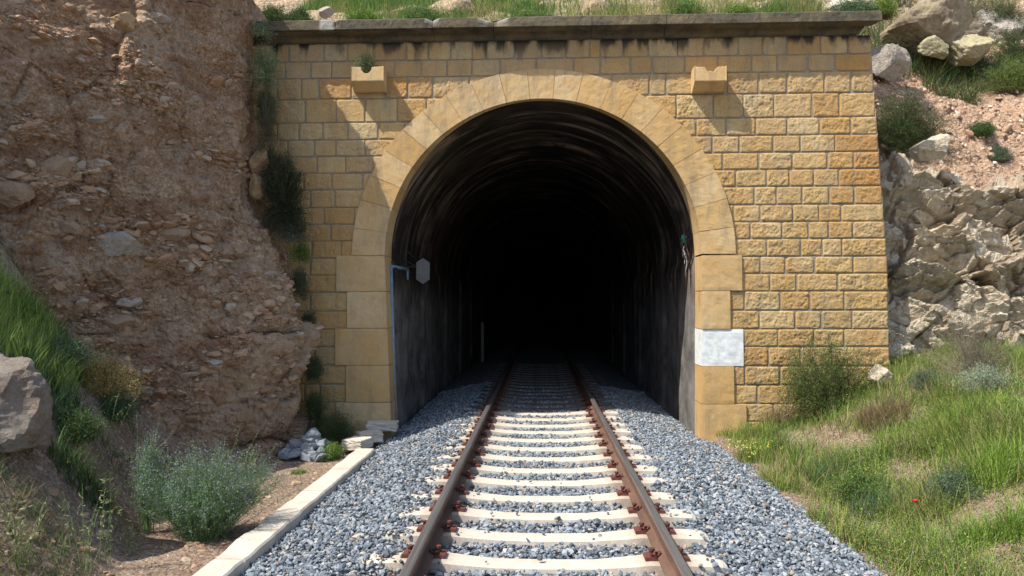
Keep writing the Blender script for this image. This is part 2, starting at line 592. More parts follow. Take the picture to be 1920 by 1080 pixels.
m = Mat('ballast_stone', .8, .35); i_ = m.island()
m.color(rail_dirt(m, m.mix(.5, m.ramp(i_, [(0, (.075, .092, .11)), (.25, (.13, .157, .182)), (.5, (.195, .225, .255)), (.75, (.285, .315, .34)), (.93, (.38, .40, .41)), (.955, (.45, .36, .26)), (.975, (.27, .19, .13)), (1, (.52, .48, .41))]),
              m.ramp(m.noise(60, 5, .7), [(.3, (.65, .65, .65)), (.7, (1.2, 1.2, 1.2))]), 'MULTIPLY'), (.17, .125, .095), .5, .30)).bump(m.noise(90, 4, .7), .5, .006); M_ballast = m.m
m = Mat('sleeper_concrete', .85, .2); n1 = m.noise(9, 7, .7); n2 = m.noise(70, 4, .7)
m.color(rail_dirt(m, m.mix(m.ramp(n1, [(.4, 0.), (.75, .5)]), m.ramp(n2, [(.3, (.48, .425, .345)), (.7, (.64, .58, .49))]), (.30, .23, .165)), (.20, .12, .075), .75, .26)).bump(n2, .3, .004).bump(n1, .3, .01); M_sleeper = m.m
m = Mat('shaded_sooty_sleeper_concrete', .9, .15); n1 = m.noise(9, 7, .7)  # tunnel shade, with some soot, put into a darker sleeper colour
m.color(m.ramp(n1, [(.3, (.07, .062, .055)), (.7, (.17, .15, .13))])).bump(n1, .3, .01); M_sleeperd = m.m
m = Mat('kerb_concrete', .85, .2); n1 = m.noise(4, 7, .7); n2 = m.noise(60, 4, .7)
m.color(m.mix(m.ramp(n1, [(.4, 0.), (.75, .5)]), m.ramp(n2, [(.3, (.50, .45, .37)), (.7, (.68, .62, .52))]), (.33, .26, .19))).bump(n2, .3, .004).bump(n1, .3, .01); M_kerb = m.m

m = Mat('rusty_rail_steel', .65, .3); c, r, g, b = m.attr()
n1 = m.noise(6, 7, .7, st=(1, .25, 1)); n2 = m.noise(90, 5, .7)
rust = m.ramp(n1, [(.3, (.085, .05, .036)), (.55, (.14, .082, .058)), (.75, (.20, .125, .09))])
top = m.ramp(m.noise(9, 4, .6, st=(8, .1, 1)), [(.3, (.13, .12, .115)), (.7, (.27, .26, .25))])
m.color(m.mix(r, rust, top)).bump(n2, .35, .003)
m.L(m.math('MULTIPLY', r, .55), m.b.inputs['Metallic'])
m.L(m.math('SUBTRACT', .7, m.math('MULTIPLY', r, .3)), m.b.inputs['Roughness']); M_rail = m.m
m = Mat('red_rust_clip', .7, .3); n1 = m.noise(40, 5, .7)
m.color(m.ramp(n1, [(.3, (.07, .026, .02)), (.7, (.17, .06, .045))])).bump(n1, .3, .004); M_clip = m.m
m = Mat('blue_grey_paint', .5, .4); n1 = m.noise(12, 5, .7)
m.color(m.ramp(n1, [(.3, (.13, .21, .27)), (.7, (.25, .36, .43))])); M_blue = m.m
m = Mat('dull_grey_plate', .6, .3); n1 = m.noise(9, 5, .7)
m.color(m.ramp(n1, [(.3, (.16, .165, .165)), (.7, (.26, .26, .255))])); M_plate = m.m
m = Mat('dark_cable', .6, .3); m.color((.05, .042, .04)); M_cable = m.m
m = Mat('grey_cable', .6, .3); m.color((.30, .29, .28)); M_cableg = m.m
m = Mat('green_plastic', .5, .4); m.color((.03, .22, .15)); M_green = m.m
m = Mat('brown_cable', .6, .3); m.color((.07, .035, .03)); M_cableb = m.m


def leaf_mat(name, stops, trans=.35):
    m = Mat(name, .6, .25)
    i_ = m.island()
    col = m.ramp(i_, stops)
    m.color(col)
    tr = nn(m.t, 'ShaderNodeBsdfTranslucent')
    m.L(col, tr.inputs[0])
    mx = nn(m.t, 'ShaderNodeMixShader')
    mx.inputs[0].default_value = trans
    m.L(m.b.outputs[0], mx.inputs[1]); m.L(tr.outputs[0], mx.inputs[2])
    out = [n for n in m.t.nodes if n.type == 'OUTPUT_MATERIAL'][0]
    m.L(mx.outputs[0], out.inputs[0])
    return m.m


def tone_leaf_mat(name, trans=.35):
    m = Mat(name, .6, .25)
    c, r, g, b = m.attr()
    m.color(c)
    tr = nn(m.t, 'ShaderNodeBsdfTranslucent')
    m.L(c, tr.inputs[0])
    mx = nn(m.t, 'ShaderNodeMixShader')
    mx.inputs[0].default_value = trans
    m.L(m.b.outputs[0], mx.inputs[1]); m.L(tr.outputs[0], mx.inputs[2])
    out = [n for n in m.t.nodes if n.type == 'OUTPUT_MATERIAL'][0]
    m.L(mx.outputs[0], out.inputs[0])
    return m.m


M_tone = tone_leaf_mat('leaf_blade')
M_twig = Mat('grey_twig', .9, .1).color((.24, .20, .155)).m
M_twigb = Mat('brown_stem', .9, .1).color((.17, .12, .075)).m
M_greenstem = Mat('green_stem', .7, .2).color((.13, .19, .07)).m

# ================================================================== SETTING
WY = 11.2                                 # front plane of the portal wall
ZS = at(1016, 478, WY).z                  # springing of the arch
XC = at(1016, 478, WY).x

# ---------------- ground heightfield
def xfoot(Yv):
    return np.interp(Yv, [-20, 4, 5, 6.5, 8, 9.5, 10.5, 11.2, 12], [-2.95, -2.95, -3.1, -3.55, -3.75, -3.5, -3.25, -3.15, -3.1])


def zg(Xv, Yv, fine=True):
    Xv = np.asarray(Xv, float); Yv = np.asarray(Yv, float)
    p = np.stack([Xv, Yv, np.zeros_like(Xv)], -1).reshape(-1, 3)
    n = (fbm(p * .9, 4, 3) * .16 + (fbm(p * 5, 3, 9) * .035 if fine else 0)).reshape(Xv.shape)
    d = xfoot(Yv) - Xv
    slope = np.interp(Yv, [-20, 4.5, 5.5, 7.5, 9, 11], [1.0, 1.0, 1.35, 1.45, .62, .5])
    zl = -.40 + slope * np.where(d > 0, d ** 2 / (d + .25), 0) + n * np.clip(.25 + d * .6, .15, 1)
    zl = np.where(d > 3, np.minimum(zl, 3.2), zl)
    e = Xv - 2.8
    zr = -.47 + .455 * np.where(e > 0, e ** 2 / (e + .35), 0) + n * np.clip(.2 + e * .5, .1, 1) + .13 * sstep(9.7, 11, Yv)
    cap = np.interp(Yv, [9, 10.8], [.66, .82]) + n * .8
    zr = np.where(zr > cap - .3, cap - .3 * np.exp(-(np.maximum(zr, cap - .3) - cap + .3) / .3), zr) + np.maximum(e - 8, 0) * .2
    z = np.where(Xv < -2.5, zl, np.where(Xv > 2.6, zr, -.62))
    return z


gx = np.concatenate([np.arange(-12, -6.5, .25), np.arange(-6.5, -2.5, .045), [-2.5, -2.49], np.arange(-2, 2.6, .5), [2.59, 2.61], np.arange(2.65, 8.5, .05), np.arange(8.6, 20, .3)])
gy = np.concatenate([np.arange(-30, 2.5, .5), np.arange(2.5, 11.9, .05), [12.0, 14, 20]])
GX, GY = np.meshgrid(gx, gy, indexing='ij')
GZ = zg(GX, GY)
mk('ground', np.stack([GX, GY, GZ], -1).reshape(-1, 3), gridF(len(gx), len(gy)), M_soil, smooth=True)['kind'] = 'structure'
mk('plain', [[-500, -500, -.9], [500, -500, -.9], [500, 500, -.9], [-500, 500, -.9]], [[0, 1, 2, 3]], M_hill)['kind'] = 'structure'

# ---------------- ballast bed
def zb(Xv, Yv):
    Xv = np.asarray(Xv, float)
    p = np.stack([Xv, Yv, np.zeros_like(Xv)], -1).reshape(-1, 3)
    n = fbm(p * 2.2, 3, 31).reshape(Xv.shape) * .02
    z = np.interp(Xv, [-2.4, -2.2, -1.55, -1.3, -1.15, -1.0, 1.1, 1.25, 1.5, 2.3, 2.95], [-.40, -.36, -.205, -.178, -.19, -.222, -.222, -.205, -.225, -.37, -.56])
    crib = 0.5 - .5 * np.cos((np.asarray(Yv) - 5.3) / .585 * 2 * math.pi)      # hollow between sleepers
    z = z - .012 * crib * (np.abs(Xv) < 1.25)
    return z + n


bx_ = np.arange(-2.36, 3.0, .06); by_ = np.concatenate([np.arange(-25, 3, .4), np.arange(3, 20, .07), np.arange(20, 75, .5)])
BX, BY = np.meshgrid(bx_, by_, indexing='ij')
BXX = np.where(BY > WY + .2, np.clip(BX, -2.5, 2.5) * 1.0, BX)
mk('ballast_bed', np.stack([BXX, BY, zb(BX, BY) - .03 - .25 * (np.abs(BX) > 2.6)], -1).reshape(-1, 3), gridF(len(bx_), len(by_)), M_bed, smooth=True)['kind'] = 'structure'

N = 88000
px_ = rng.uniform(-2.34, 2.95, N)
u = rng.random(N)
py_ = 3.3 + (16.5 - 3.3) * u ** 1.05
keep = ~((py_ > WY - .15) & (np.abs(px_ - XC) > 2.27))
toe = 2.8 + .12 * fbm(np.stack([py_ * 1.3, py_ * 0, py_ * 0], 1), 3, 5)
keep &= px_ < toe + rng.exponential(.04, N)
SY = 5.3 + .585 * np.round((py_ - 5.3) / .585)
onsl = (np.abs(py_ - SY) < .125) & (np.abs(px_) < 1.27)
edge_cover = (np.abs(px_) > 1.0) & (rng.random(N) < np.interp(np.abs(px_), [1.0, 1.3], [.05, .6]) * np.where(px_ < 0, 1.7, .6))
keep &= ~(onsl & ~edge_cover & (rng.random(N) > .012))
onrail = (np.abs(np.abs(px_) - .87) < .085)
keep &= ~onrail
px_, py_, onsl = px_[keep], py_[keep], onsl[keep]
S = rng.lognormal(math.log(.0220), .28, len(px_)).clip(.012, .045)
pz_ = zb(px_, py_) + rng.uniform(-.02, .012, len(px_)) + np.where(onsl, .045, 0)
V, F, _ = scatter_stones(np.stack([px_, py_, pz_], 1), S, flat=.8)
tag(mk('ballast_gravel', V, F, M_ballast), 'blue grey crushed stone ballast around the sleepers', 'gravel', kind='stuff')

# ---------------- sleepers with clips, two rails
def sleeper_mesh():
    mb = MB()
    xs = np.concatenate([[-1.3, -1.285, -1.25], np.linspace(-1.15, 1.15, 24), [1.25, 1.285, 1.3]])
    rings = []
    for x in xs:
        a = abs(x)
        top = np.interp(a, [0, .35, .62, .74, 1.0, 1.15, 1.25, 1.285, 1.3], [-.208, -.204, -.182, -.166, -.166, -.168, -.176, -.19, -.215])
        wt = np.interp(a, [0, .4, .75, 1.2, 1.3], [.088, .088, .108, .11, .09])
        wb = wt + .035
        if a > 1.24: wt -= (a - 1.24) * .3
        r = .014
        rings.append([(-wb, -.40), (-wt - .004, top - r), (-wt + r, top), (wt - r, top), (wt + .004, top - r), (wb, -.40)])
    P = np.array([[(x, y, z) for (y, z) in ring] for x, ring in zip(xs, rings)])
    n, k = P.shape[:2]
    mb.add(P.reshape(-1, 3), gridF(n, k))
    mb.F.setdefault(6, []).append(np.array([list(range(k)), list(range((n - 1) * k, n * k))[::-1]]))
    return mb


def clip_mesh():
    """bent spring clip with its angled guide plate and screw; rail foot towards -x"""
    mb = MB()
    t = np.linspace(0, 1, 22)
    x = .028 + .034 * np.cos(t * 2 * math.pi) * np.interp(t, [0, .5, 1], [.7, 1, .7])
    y = np.interp(t, [0, .2, .5, .8, 1], [-.018, -.055, 0, .055, .018]) * 1.15
    z = .028 + .020 * np.sin(t * 3 * math.pi) ** 2
    mb.tube(np.stack([x - .02, y, z], 1), .0085, 6)
    mb.prism([(-.015, 0), (.085, 0), (.085, .018), (.05, .026), (-.015, .012)], -.06, .06, 'y')
    mb.tube([(.03, 0, .015), (.03, 0, .06)], .013, 6)
    mb.tube([(.03, 0, .056), (.03, 0, .072)], .022, 6)
    return mb


proto = sleeper_mesh().build('concrete_sleeper', M_sleeper)
cm = clip_mesh().build('rail_clip', M_clip)
clips = [cm]
for k in range(3):
    c = cm.copy(); COL.objects.link(c); clips.append(c)
for c, (sx, side) in zip(clips, ((-.87, -1), (-.87, 1), (.87, -1), (.87, 1))):
    c.parent = proto
    c.location = (sx + side * .072, 0, -.164)
    c.rotation_euler = (0, 0, 0 if side > 0 else math.pi)
sleepers = []
dark_me = None
NS = 30
ORD = ['first', 'second', 'third', 'fourth', 'fifth', 'sixth', 'seventh', 'eighth', 'ninth', 'tenth', 'eleventh', 'twelfth', 'thirteenth',
       'fourteenth', 'fifteenth', 'sixteenth', 'seventeenth', 'eighteenth', 'nineteenth', 'twentieth']
for i in range(-3, NS):
    if i == -3:
        s_ = proto
    else:
        s_ = proto.copy(); COL.objects.link(s_)
        for c in clips:
            cc = c.copy(); COL.objects.link(cc); cc.parent = s_
    s_.location = (random.uniform(-.02, .02), 5.3 + .585 * i + random.uniform(-.012, .012), random.uniform(-.004, .004))
    s_.rotation_euler = (0, 0, random.uniform(-.006, .006))
    j = i + 1
    yy = s_.location.y
    if j <= 0:
        lab = 'pale concrete sleeper just cut by the bottom edge of the view' if j == 0 else 'pale concrete sleeper of the track right by the camera, below the view'
    elif yy < WY + .6:
        lab = f'sunlit pale concrete sleeper, {ORD[j - 1]} whole one counted from the camera'
    else:
        q = int(round((yy - WY - .6) / .585))
        lab = f'dim concrete sleeper in tunnel shade, {ORD[q]} beyond the sunlit ones' if q < 14 else 'nearly black concrete sleeper deep inside the dark tunnel'
    if yy > WY + 1.4:  # past the sun's reach: sleepers with shade in their colour
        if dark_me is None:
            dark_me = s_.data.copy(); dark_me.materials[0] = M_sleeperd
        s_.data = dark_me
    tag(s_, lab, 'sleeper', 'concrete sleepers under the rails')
    sleepers.append(s_)

RP = [(-.07, -.159), (.07, -.159), (.07, -.148), (.035, -.136), (.012, -.125), (.008, -.1), (.008, -.065), (.012, -.052), (.034, -.044), (.0365, -.036),
      (.0355, -.012), (.028, -.003), (.018, 0.0), (-.018, 0.0), (-.028, -.003), (-.0355, -.012), (-.0365, -.036), (-.034, -.044), (-.012, -.052), (-.008, -.065), (-.008, -.1),
      (-.012, -.125), (-.035, -.136), (-.07, -.148)]
for sx, lab in ((-.87, 'left rail of the track with its dark shaded brown side'), (.87, 'right rail of the track with its orange brown side in the sun')):
    ys = np.concatenate([np.arange(-20, 75, 1.5)])
    P = np.array(RP)
    k = len(P)
    G = np.stack([np.stack([P[:, 0] + sx, np.full(k, y), P[:, 1]], 1) for y in ys])
    i = np.arange(len(ys) - 1)[:, None] * k + np.arange(k)[None]
    j = np.arange(len(ys) - 1)[:, None] * k + (np.arange(k)[None] + 1) % k
    F = np.stack([i, j, j + k, i + k], -1).reshape(-1, 4)
    topm = np.array([1.0 if z > -.005 else 0 for x, z in RP])
    cols = np.zeros((len(ys) * k, 4)); cols[:, 0] = np.tile(topm, len(ys)); cols[:, 3] = 1
    tag(mk('rail', G.reshape(-1, 3), F, M_rail, cols=cols), lab, 'rail', 'rails of the track')

# ---------------- kerb on the left
mb = MB()
yk = np.sort(np.concatenate([np.arange(-8, 3, 1.0), np.arange(3, 9.75, .08)] + [np.array([j - .011, j - .006, j + .006, j + .011]) for j in np.arange(3.53, 9.6, 1.0)]))
prof = [(-.13, -.75), (-.135, -.30), (-.12, -.285), (.11, -.285), (.125, -.30), (.13, -.75)]
G = []
for y in yk:
    n_ = fbm(np.array([[y * 3, 1, 2], [y * 3, 5, 2], [y * 9, 5, 7.]]), 3, 8)
    xc = np.interp(y, [-8, 5.2, 9.7], [-2.43, -2.41, -2.36])
    jn = .025 if abs((y - 3.53 + .5) % 1.0 - .5) < .008 else 0
    G.append([(xc + px * (1 - jn * 3) + .018 * n_[0] * (1 if px > 0 else -1), y, pz - jn * (pz > -.5) + .012 * n_[1] * (pz > -.5) + .006 * n_[2]) for px, pz in prof])
G = np.array(G)
mb.add(G.reshape(-1, 3), gridF(len(yk), 6))
mb.F.setdefault(6, []).append(np.array([list(range(6)), list(range(len(yk) * 6 - 6, len(yk) * 6))[::-1]]))
tag(mb.build('concrete_kerb', M_kerb), 'long pale concrete kerb along the left edge of the ballast', 'kerb')


def lump(name, mat, loc, size, seed, label, cat, rotz=0, sub=4, rough=.06, lo=.62, planes=12, group=None, tilt=(0, 0)):
    V, F = rock_shape(seed, sub, planes, rough, lo)
    o = mk(name, V * np.array(size), F, mat, smooth=False)
    o.location = loc
    o.rotation_euler = (tilt[0], tilt[1], rotz)
    return tag(o, label, cat, group)


def slab(name, mat, loc, dims, seed, label, cat, rotz=0, group=None):
    """squared broken block: rounded box with noise"""
    V, F = ico(4)
    q = np.sign(V) * np.abs(V) ** .45
    q /= np.abs(q).max(1)[:, None]
    q = V / np.abs(V).max(1)[:, None] * .75 + q * .25
    q = q * (1 + .10 * fbm(V * 2.1 + seed, 4, seed)[:, None] + .05 * facets(V * 2.6 + seed, seed)[:, None])
    o = mk(name, q * np.array(dims) / 2, F, mat, smooth=False)
    o.location = loc
    o.rotation_euler = (0, 0, rotz)
    return tag(o, label, cat, group)


slab('kerb_block', M_kerb, (-2.42, 11.0, -.20), (.46, .26, .13), 4, 'largest broken pale block at the foot of the left arch pillar', 'block', .1, 'broken kerb blocks')
slab('kerb_block', M_kerb, (-2.50, 10.5, -.27), (.34, .28, .14), 9, 'middle broken pale block between pillar foot and kerb end', 'block', .5, 'broken kerb blocks')
slab('kerb_block', M_kerb, (-2.56, 10.05, -.28), (.30, .32, .14), 15, 'small broken pale block touching the far end of the kerb', 'block', -.3, 'broken kerb blocks')

# ================================================================== PORTAL
portal = empty('tunnel_portal', (0, 0, 0))
tag(portal, 'yellow ashlar stone tunnel portal with round arch and dark weathered cornice', 'tunnel portal')

RI = (2.42, 2.40)
RO = (2.93, 2.85)


def xin(z, side):
    """opening half width below the springing (batters inwards towards the foot)"""
    if side < 0:
        return np.interp(z, [-.6, ZS], [-2.30, -2.42])
    return np.interp(z, [-.6, ZS], [2.40, 2.42])


rows = [70, 104, 136, 176, 221, 254, 286, 318, 350, 384, 416, 448, 481, 513, 546, 582, 617, 650, 686, 722, 757, 790, 825, 870]
rj = {0: [517, 542, 608, 652, 700, 762, 803, 845, 885, 910, 965, 1015, 1060, 1105, 1125, 1168, 1215, 1270, 1318, 1384, 1428, 1474, 1537, 1588],
      1: [535, 583, 622, 672, 740, 790, 838, 885, 938, 1005, 1075, 1125, 1182, 1222, 1283, 1345, 1408, 1456, 1513, 1564],
      2: [520, 565, 598, 660, 723, 765, 812, 880, 950, 1020, 1080, 1147, 1217, 1248, 1300, 1362, 1422, 1475, 1545, 1595],
      3: [573, 631, 685, 745, 800, 870, 1150, 1210, 1268, 1337, 1393, 1450, 1522, 1573],
      4: [520, 561, 606, 652, 710, 760, 1250, 1305, 1361, 1416, 1475, 1536, 1595],
      5: [540, 590, 630, 685, 740, 1280, 1335, 1386, 1449, 1500, 1565],
      6: [540, 595, 648, 700, 1355, 1422, 1485, 1551, 1600],
      7: [570, 622, 680, 1379, 1437, 1479, 1525, 1572],
      8: [582, 628, 690, 1414, 1455, 1503, 1554, 1601],
      9: [560, 608, 665, 1375, 1425, 1486, 1535, 1576],
      10: [568, 620, 670, 1406, 1466, 1515, 1553, 1598],
      11: [585, 640, 1437, 1501, 1541, 1578],
      12: [582, 632, 1425, 1472, 1527, 1599], 13: [570, 632, 1443, 1493, 1570], 14: [582, 652, 1462, 1518, 1582], 15: [588, 652, 1423, 1490, 1540, 1597],
      16: [585, 630, 1458, 1525, 1582], 17: [590, 630, 1440, 1500, 1560], 18: [596, 650, 1462, 1530, 1590], 19: [600, 650, 1420, 1480, 1545, 1600],
      20: [590, 632, 1450, 1510, 1570], 21: [600, 1440, 1500, 1560], 22: [590, 1450, 1520]}
ORANGE = [(1605, 270, .9), (1620, 300, .8), (1590, 300, .4), (1605, 335, .9), (1575, 367, .75), (1622, 367, .6), (1400, 432, .5), (1535, 465, .3), (1565, 432, .25), (733, 90, .9), (840, 120, .3), (968, 120, .3),
          (1120, 90, .4), (1605, 120, .5), (1590, 90, .4), (1475, 120, .3), (630, 155, .7), (690, 120, .6), (742, 155, .8), (787, 155, .8), (758, 120, .5), (1550, 200, .5), (1560, 155, .3), (640, 400, .6), (650, 432, .6), (625, 465, .5), (580, 432, .4),
          (585, 400, .4), (1185, 155, .4), (1100, 120, .3), (600, 335, .3), (1510, 560, .35), (1350, 155, .2)]
WL = -5.3


def xright(z):
    return np.interp(z, [0, 2.2, 5.7], [5.22, 5.2, 4.98])


blocks = MB()


def in_open(x, z, grow):
    """inside the arch + jamb region, grown by grow beyond the opening"""
    dz = z - ZS
    a = ((x - XC) / (RI[0] + grow)) ** 2 + (np.maximum(dz, 0) / (RI[1] + grow)) ** 2 < 1
    b_ = (dz <= 0) & (x - XC > xin(z, -1) - grow) & (x - XC < xin(z, 1) + grow)
    return np.where(dz > 0, a, b_)


QPX = [(632, 722, 478, 546), (652, 724, 546, 615), (630, 725, 615, 685), (650, 728, 685, 755), (632, 730, 755, 860), (1312, 1390, 480, 546), (1312, 1368, 546, 617), (1312, 1393, 617, 686), (1310, 1375, 686, 756), (1308, 1398, 756, 860)]
QRECT = []
for a_, b_, c_, d_ in QPX:
    QRECT.append((at(a_, (c_ + d_) / 2, WY).x - .004, at(b_, (c_ + d_) / 2, WY).x + .004, at(1016, d_, WY).z, at(1016, c_, WY).z))


def block(x0, x1, z0, z1, tone, orange, weather, rough):
    g = random.uniform(.007, .012)
    x0 += g + random.uniform(0, .006); x1 -= g + random.uniform(0, .006); z0 += g; z1 -= g + random.uniform(0, .003)
    if x1 - x0 < .05: return
    nx = max(4, int((x1 - x0) / .0145)); nz = max(4, int((z1 - z0) / .0145))
    xs = np.concatenate([[x0], np.linspace(x0, x1, nx), [x1]])
    zs = np.concatenate([[z0], np.linspace(z0, z1, nz), [z1]])
    Xg, Zg = np.meshgrid(xs, zs, indexing='ij')
    de = np.minimum(np.minimum(Xg - x0, x1 - Xg), np.minimum(Zg - z0, z1 - Zg))
    p = np.stack([Xg, np.zeros_like(Xg), Zg], -1).reshape(-1, 3)
    f1_, f2_, ci_, ve_ = voro(p * 34, 41)
    rf = (.55 * fbm(p * 14, 2, 41) + .9 * (f1_ - .5) + .5 * fbm(p * 60, 2, 77)).reshape(Xg.shape)
    lo_ = fbm(p * 3.5, 2, 5).reshape(Xg.shape)
    m_ = sstep(.0, .022, de + .008 * lo_)
    h = .011 + rough * (.0145 * rf + .004) * m_ + .005 * lo_ * m_ + random.uniform(-.002, .005); h = np.maximum(h, .0065 + .003 * rf)
    # corners worn
    cx = np.minimum(Xg - x0, x1 - Xg); cz = np.minimum(Zg - z0, z1 - Zg)
    wob = .006 * fbm(p * 9, 2, 3).reshape(Xg.shape)
    rc = random.uniform(.0, .028)
    sx = np.where(Xg < (x0 + x1) / 2, 1, -1); sz = np.where(Zg < (z0 + z1) / 2, 1, -1)
    k = np.clip(1 - (cx + cz) / (rc + .012), 0, 1)
    Xg2 = Xg + sx * (k * rc * .5 + wob * (cx < .02)); Zg2 = Zg + sz * (k * rc * .5 + wob * (cz < .02))
    Yg = WY - h
    Yg[0], Yg[-1], Yg[:, 0], Yg[:, -1] = WY + .02, WY + .02, WY + .02, WY + .02
    V = np.stack([Xg2, Yg, Zg2], -1).reshape(-1, 3)
    F = gridF(*Xg.shape)
    ctr = V[F].mean(1)
    ok = ~in_open(ctr[:, 0], ctr[:, 2], .20)
    quo = (np.abs(ctr[:, 0] - XC) < 2.7) & (ctr[:, 2] < ZS)
    ok &= ~quo
    for (qa, qb, qc, qd) in QRECT: ok &= ~((ctr[:, 0] > qa) & (ctr[:, 0] < qb) & (ctr[:, 2] > qc) & (ctr[:, 2] < qd))
    ok &= ctr[:, 0] < xright(ctr[:, 2]) + .0
    if not ok.any(): return
    # a light draft margin on some blocks
    blocks.add(V, F[ok], (tone, orange, weather, 1))


for ri in range(len(rows) - 1):
    za = at(1450, rows[ri], WY).z; zb_ = at(1450, rows[ri + 1], WY).z
    js = sorted(rj.get(ri, []))
    xs = [WL]
    x = WL
    first = at(js[0], 300, WY).x
    while first - x > .75:
        x += random.uniform(.42, .6); xs.append(x)
    xs += [at(j, rows[ri], WY).x for j in js]
    xs.append(float(xright((za + zb_) / 2)))
    full = [xs[0]]
    for v in xs[1:]:
        # gaps too wide (hidden behind ring / not read): split
        nsp = max(1, int(round((v - full[-1]) / .55)))
        a_ = full[-1]
        if v - a_ > .85:
            for q in range(1, nsp): full.append(a_ + (v - a_) * q / nsp + random.uniform(-.05, .05))
        if v - full[-1] > .04: full.append(v)
    for a_, b_ in zip(full[:-1], full[1:]):
        cxp, czp = (a_ + b_) / 2, (za + zb_) / 2
        o_ = random.random() ** 3 * .6
        for (opx, opy, s) in ORANGE:
            q = at(opx, opy, WY)
            if a_ < q.x < b_ and zb_ < q.z < za: o_ = min(1, s * 1.2)
        left = sstep(-1.2, -3.2, cxp)
        weather = random.uniform(0, .25) + (.35 * random.random() if ri < 3 else 0) + .15 * left * random.random()
        if cxp < -2.4 and 2.2 < czp < 3.6: o_ = max(o_, random.uniform(.1, .5))
        rough = (random.uniform(.25, .5) if ri < 2 else random.uniform(.7, 1.25))
        if cxp < -2 and random.random() < .5: rough *= .5
        block(a_, b_, zb_, za, random.uniform(-.15, 1.25), o_, weather, rough)
blocks.build('ashlar_facing', M_ashlar, portal, smooth=True)

# mortar bed behind the blocks, sides and back of the wall
ZT = at(1450, 70, WY).z
xs = np.arange(WL, 5.25, .05); zs = np.arange(-.95, ZT + .01, .05)
Xg, Zg = np.meshgrid(xs, zs, indexing='ij')
Xg = np.minimum(Xg, xright(Zg) - .006)
V = np.stack([Xg, WY + 0 * Xg - .004 + .004 * fbm(np.stack([Xg * 8, Zg * 8, Zg * 0], -1).reshape(-1, 3), 2, 4).reshape(Xg.shape), Zg], -1).reshape(-1, 3)
F = gridF(*Xg.shape); ctr = V[F].mean(1)
mbm = MB(); mbm.add(V, F[~in_open(ctr[:, 0], ctr[:, 2], .12)])
# end return and top
mbm.add([[5.21, WY, -1], [5.21, WY + 1, -1], [4.97, WY + 1, ZT], [4.97, WY, ZT]], [[0, 1, 2, 3]])
mbm.build('mortar_bed', M_mortar, portal, smooth=True)

# arch ring : voussoirs with a reveal
ring = MB()
NV = 21
DEP = .47


def rdep(th):
    return .09 + .38 * abs(math.cos(th)) ** 2.5


ang = np.linspace(0, math.pi, NV + 1) + np.concatenate([[0], rng.uniform(-.008, .008, NV - 1), [0]])
for k in range(NV):
    a0, a1 = ang[k] + .0012, ang[k + 1] - .0012
    na, nr = 10, 9
    th = np.concatenate([[a0], np.linspace(a0, a1, na), [a1]])
    outw = random.uniform(-.003, .003)
    t = np.concatenate([[-1], np.linspace(0, 1, nr), [2]])     # -1: back of the reveal, 2: outer edge pushed back
    pr = random.uniform(-.004, .004)
    V = []
    for thx, ea in zip(th, [1] + [0] * na + [1]):
        for tt in t:
            tc_ = min(max(tt, 0), 1)
            rx = RI[0] + (RO[0] + outw - RI[0]) * tc_; rz = RI[1] + (RO[1] + outw - RI[1]) * tc_
            y = WY - .045 + pr
            if ea: y += .03
            if tt == 2: y = WY + .03
            if tt == -1: y = WY + rdep(thx)
            x_, z_ = XC + rx * math.cos(thx), ZS + rz * math.sin(thx)
            V.append((x_, y, z_))
    V = np.array(V)
    fr = (V[:, 1] < WY - .02)
    V[:, 1] += fr * .005 * fbm(V * 12, 3, 60 + k)
    ed = min(1, 1)
    ring.add(V, gridF(na + 2, len(t), True), (random.random(), random.choice([.0, .05, .1, .35, .5]) if k > 4 else random.uniform(0, .12), random.uniform(0, .15), 1))
th = np.linspace(0, math.pi, 60)
mbm2 = MB(); bk = np.array([[(XC + (RI[0] + .012) * math.cos(t), y, ZS + (RI[1] + .012) * math.sin(t)) for y in (WY - .035, WY + rdep(t) - .01)] for t in th])
mbm2.add(bk.reshape(-1, 3), gridF(60, 2))
bk = np.array([[(XC + (RI[0] + r_) * math.cos(t), WY - .034, ZS + (RI[1] + r_) * math.sin(t)) for r_ in (.012, .42)] for t in th])
mbm2.add(bk.reshape(-1, 3), gridF(60, 2))
mbm2.build('arch_joints', M_mortar, portal)
ring.build('arch_ring', M_dressed, portal, smooth=False)


def qblock(px0, px1, py0, py1, side, mat, tone, label=None, proud=.045):
    """jamb stone: front face from the opening edge outwards, with its reveal"""
    z1, z0 = at(1016, py0, WY).z, at(1016, py1, WY).z
    g = .0035
    z1 -= g; z0 += g
    xe = at(px0 if side < 0 else px1, (py0 + py1) / 2, WY).x
    mb = MB()
    nz = 12
    zz = np.linspace(z0, z1, nz)
    nx = 12
    V = []
    for z in np.concatenate([[z0], zz, [z1]]):
        pass
    Zc = np.concatenate([[z0], zz, [z1]])
    for i_, z in enumerate(Zc):
        xo = XC + xin(z, side)
        xs_ = np.linspace(xo, xe, nx)
        row = [(xo, WY + DEP, z), ] + [(x_, WY - proud, z) for x_ in xs_] + [(xe, WY + .03, z)]
        row = np.array(row, float)
        if i_ in (0, nz + 1): row[1:, 1] = WY + .03
        else:
            row[1:-1, 1] += .006 * fbm(row[1:-1] * 11, 3, int(abs(px0) + py0))
            if i_ in (1, nz): row[1:-1, 1] += .003
            row[1, 0] -= side * -.004; row[1, 1] += .003
        V.append(row)
    V = np.array(V)
    mb.add(V.reshape(-1, 3), gridF(nz + 2, nx + 2, side > 0), tone)
    o = mb.build('quoin_block', mat, portal, smooth=False)
    if label: o['label'] = label
    return o


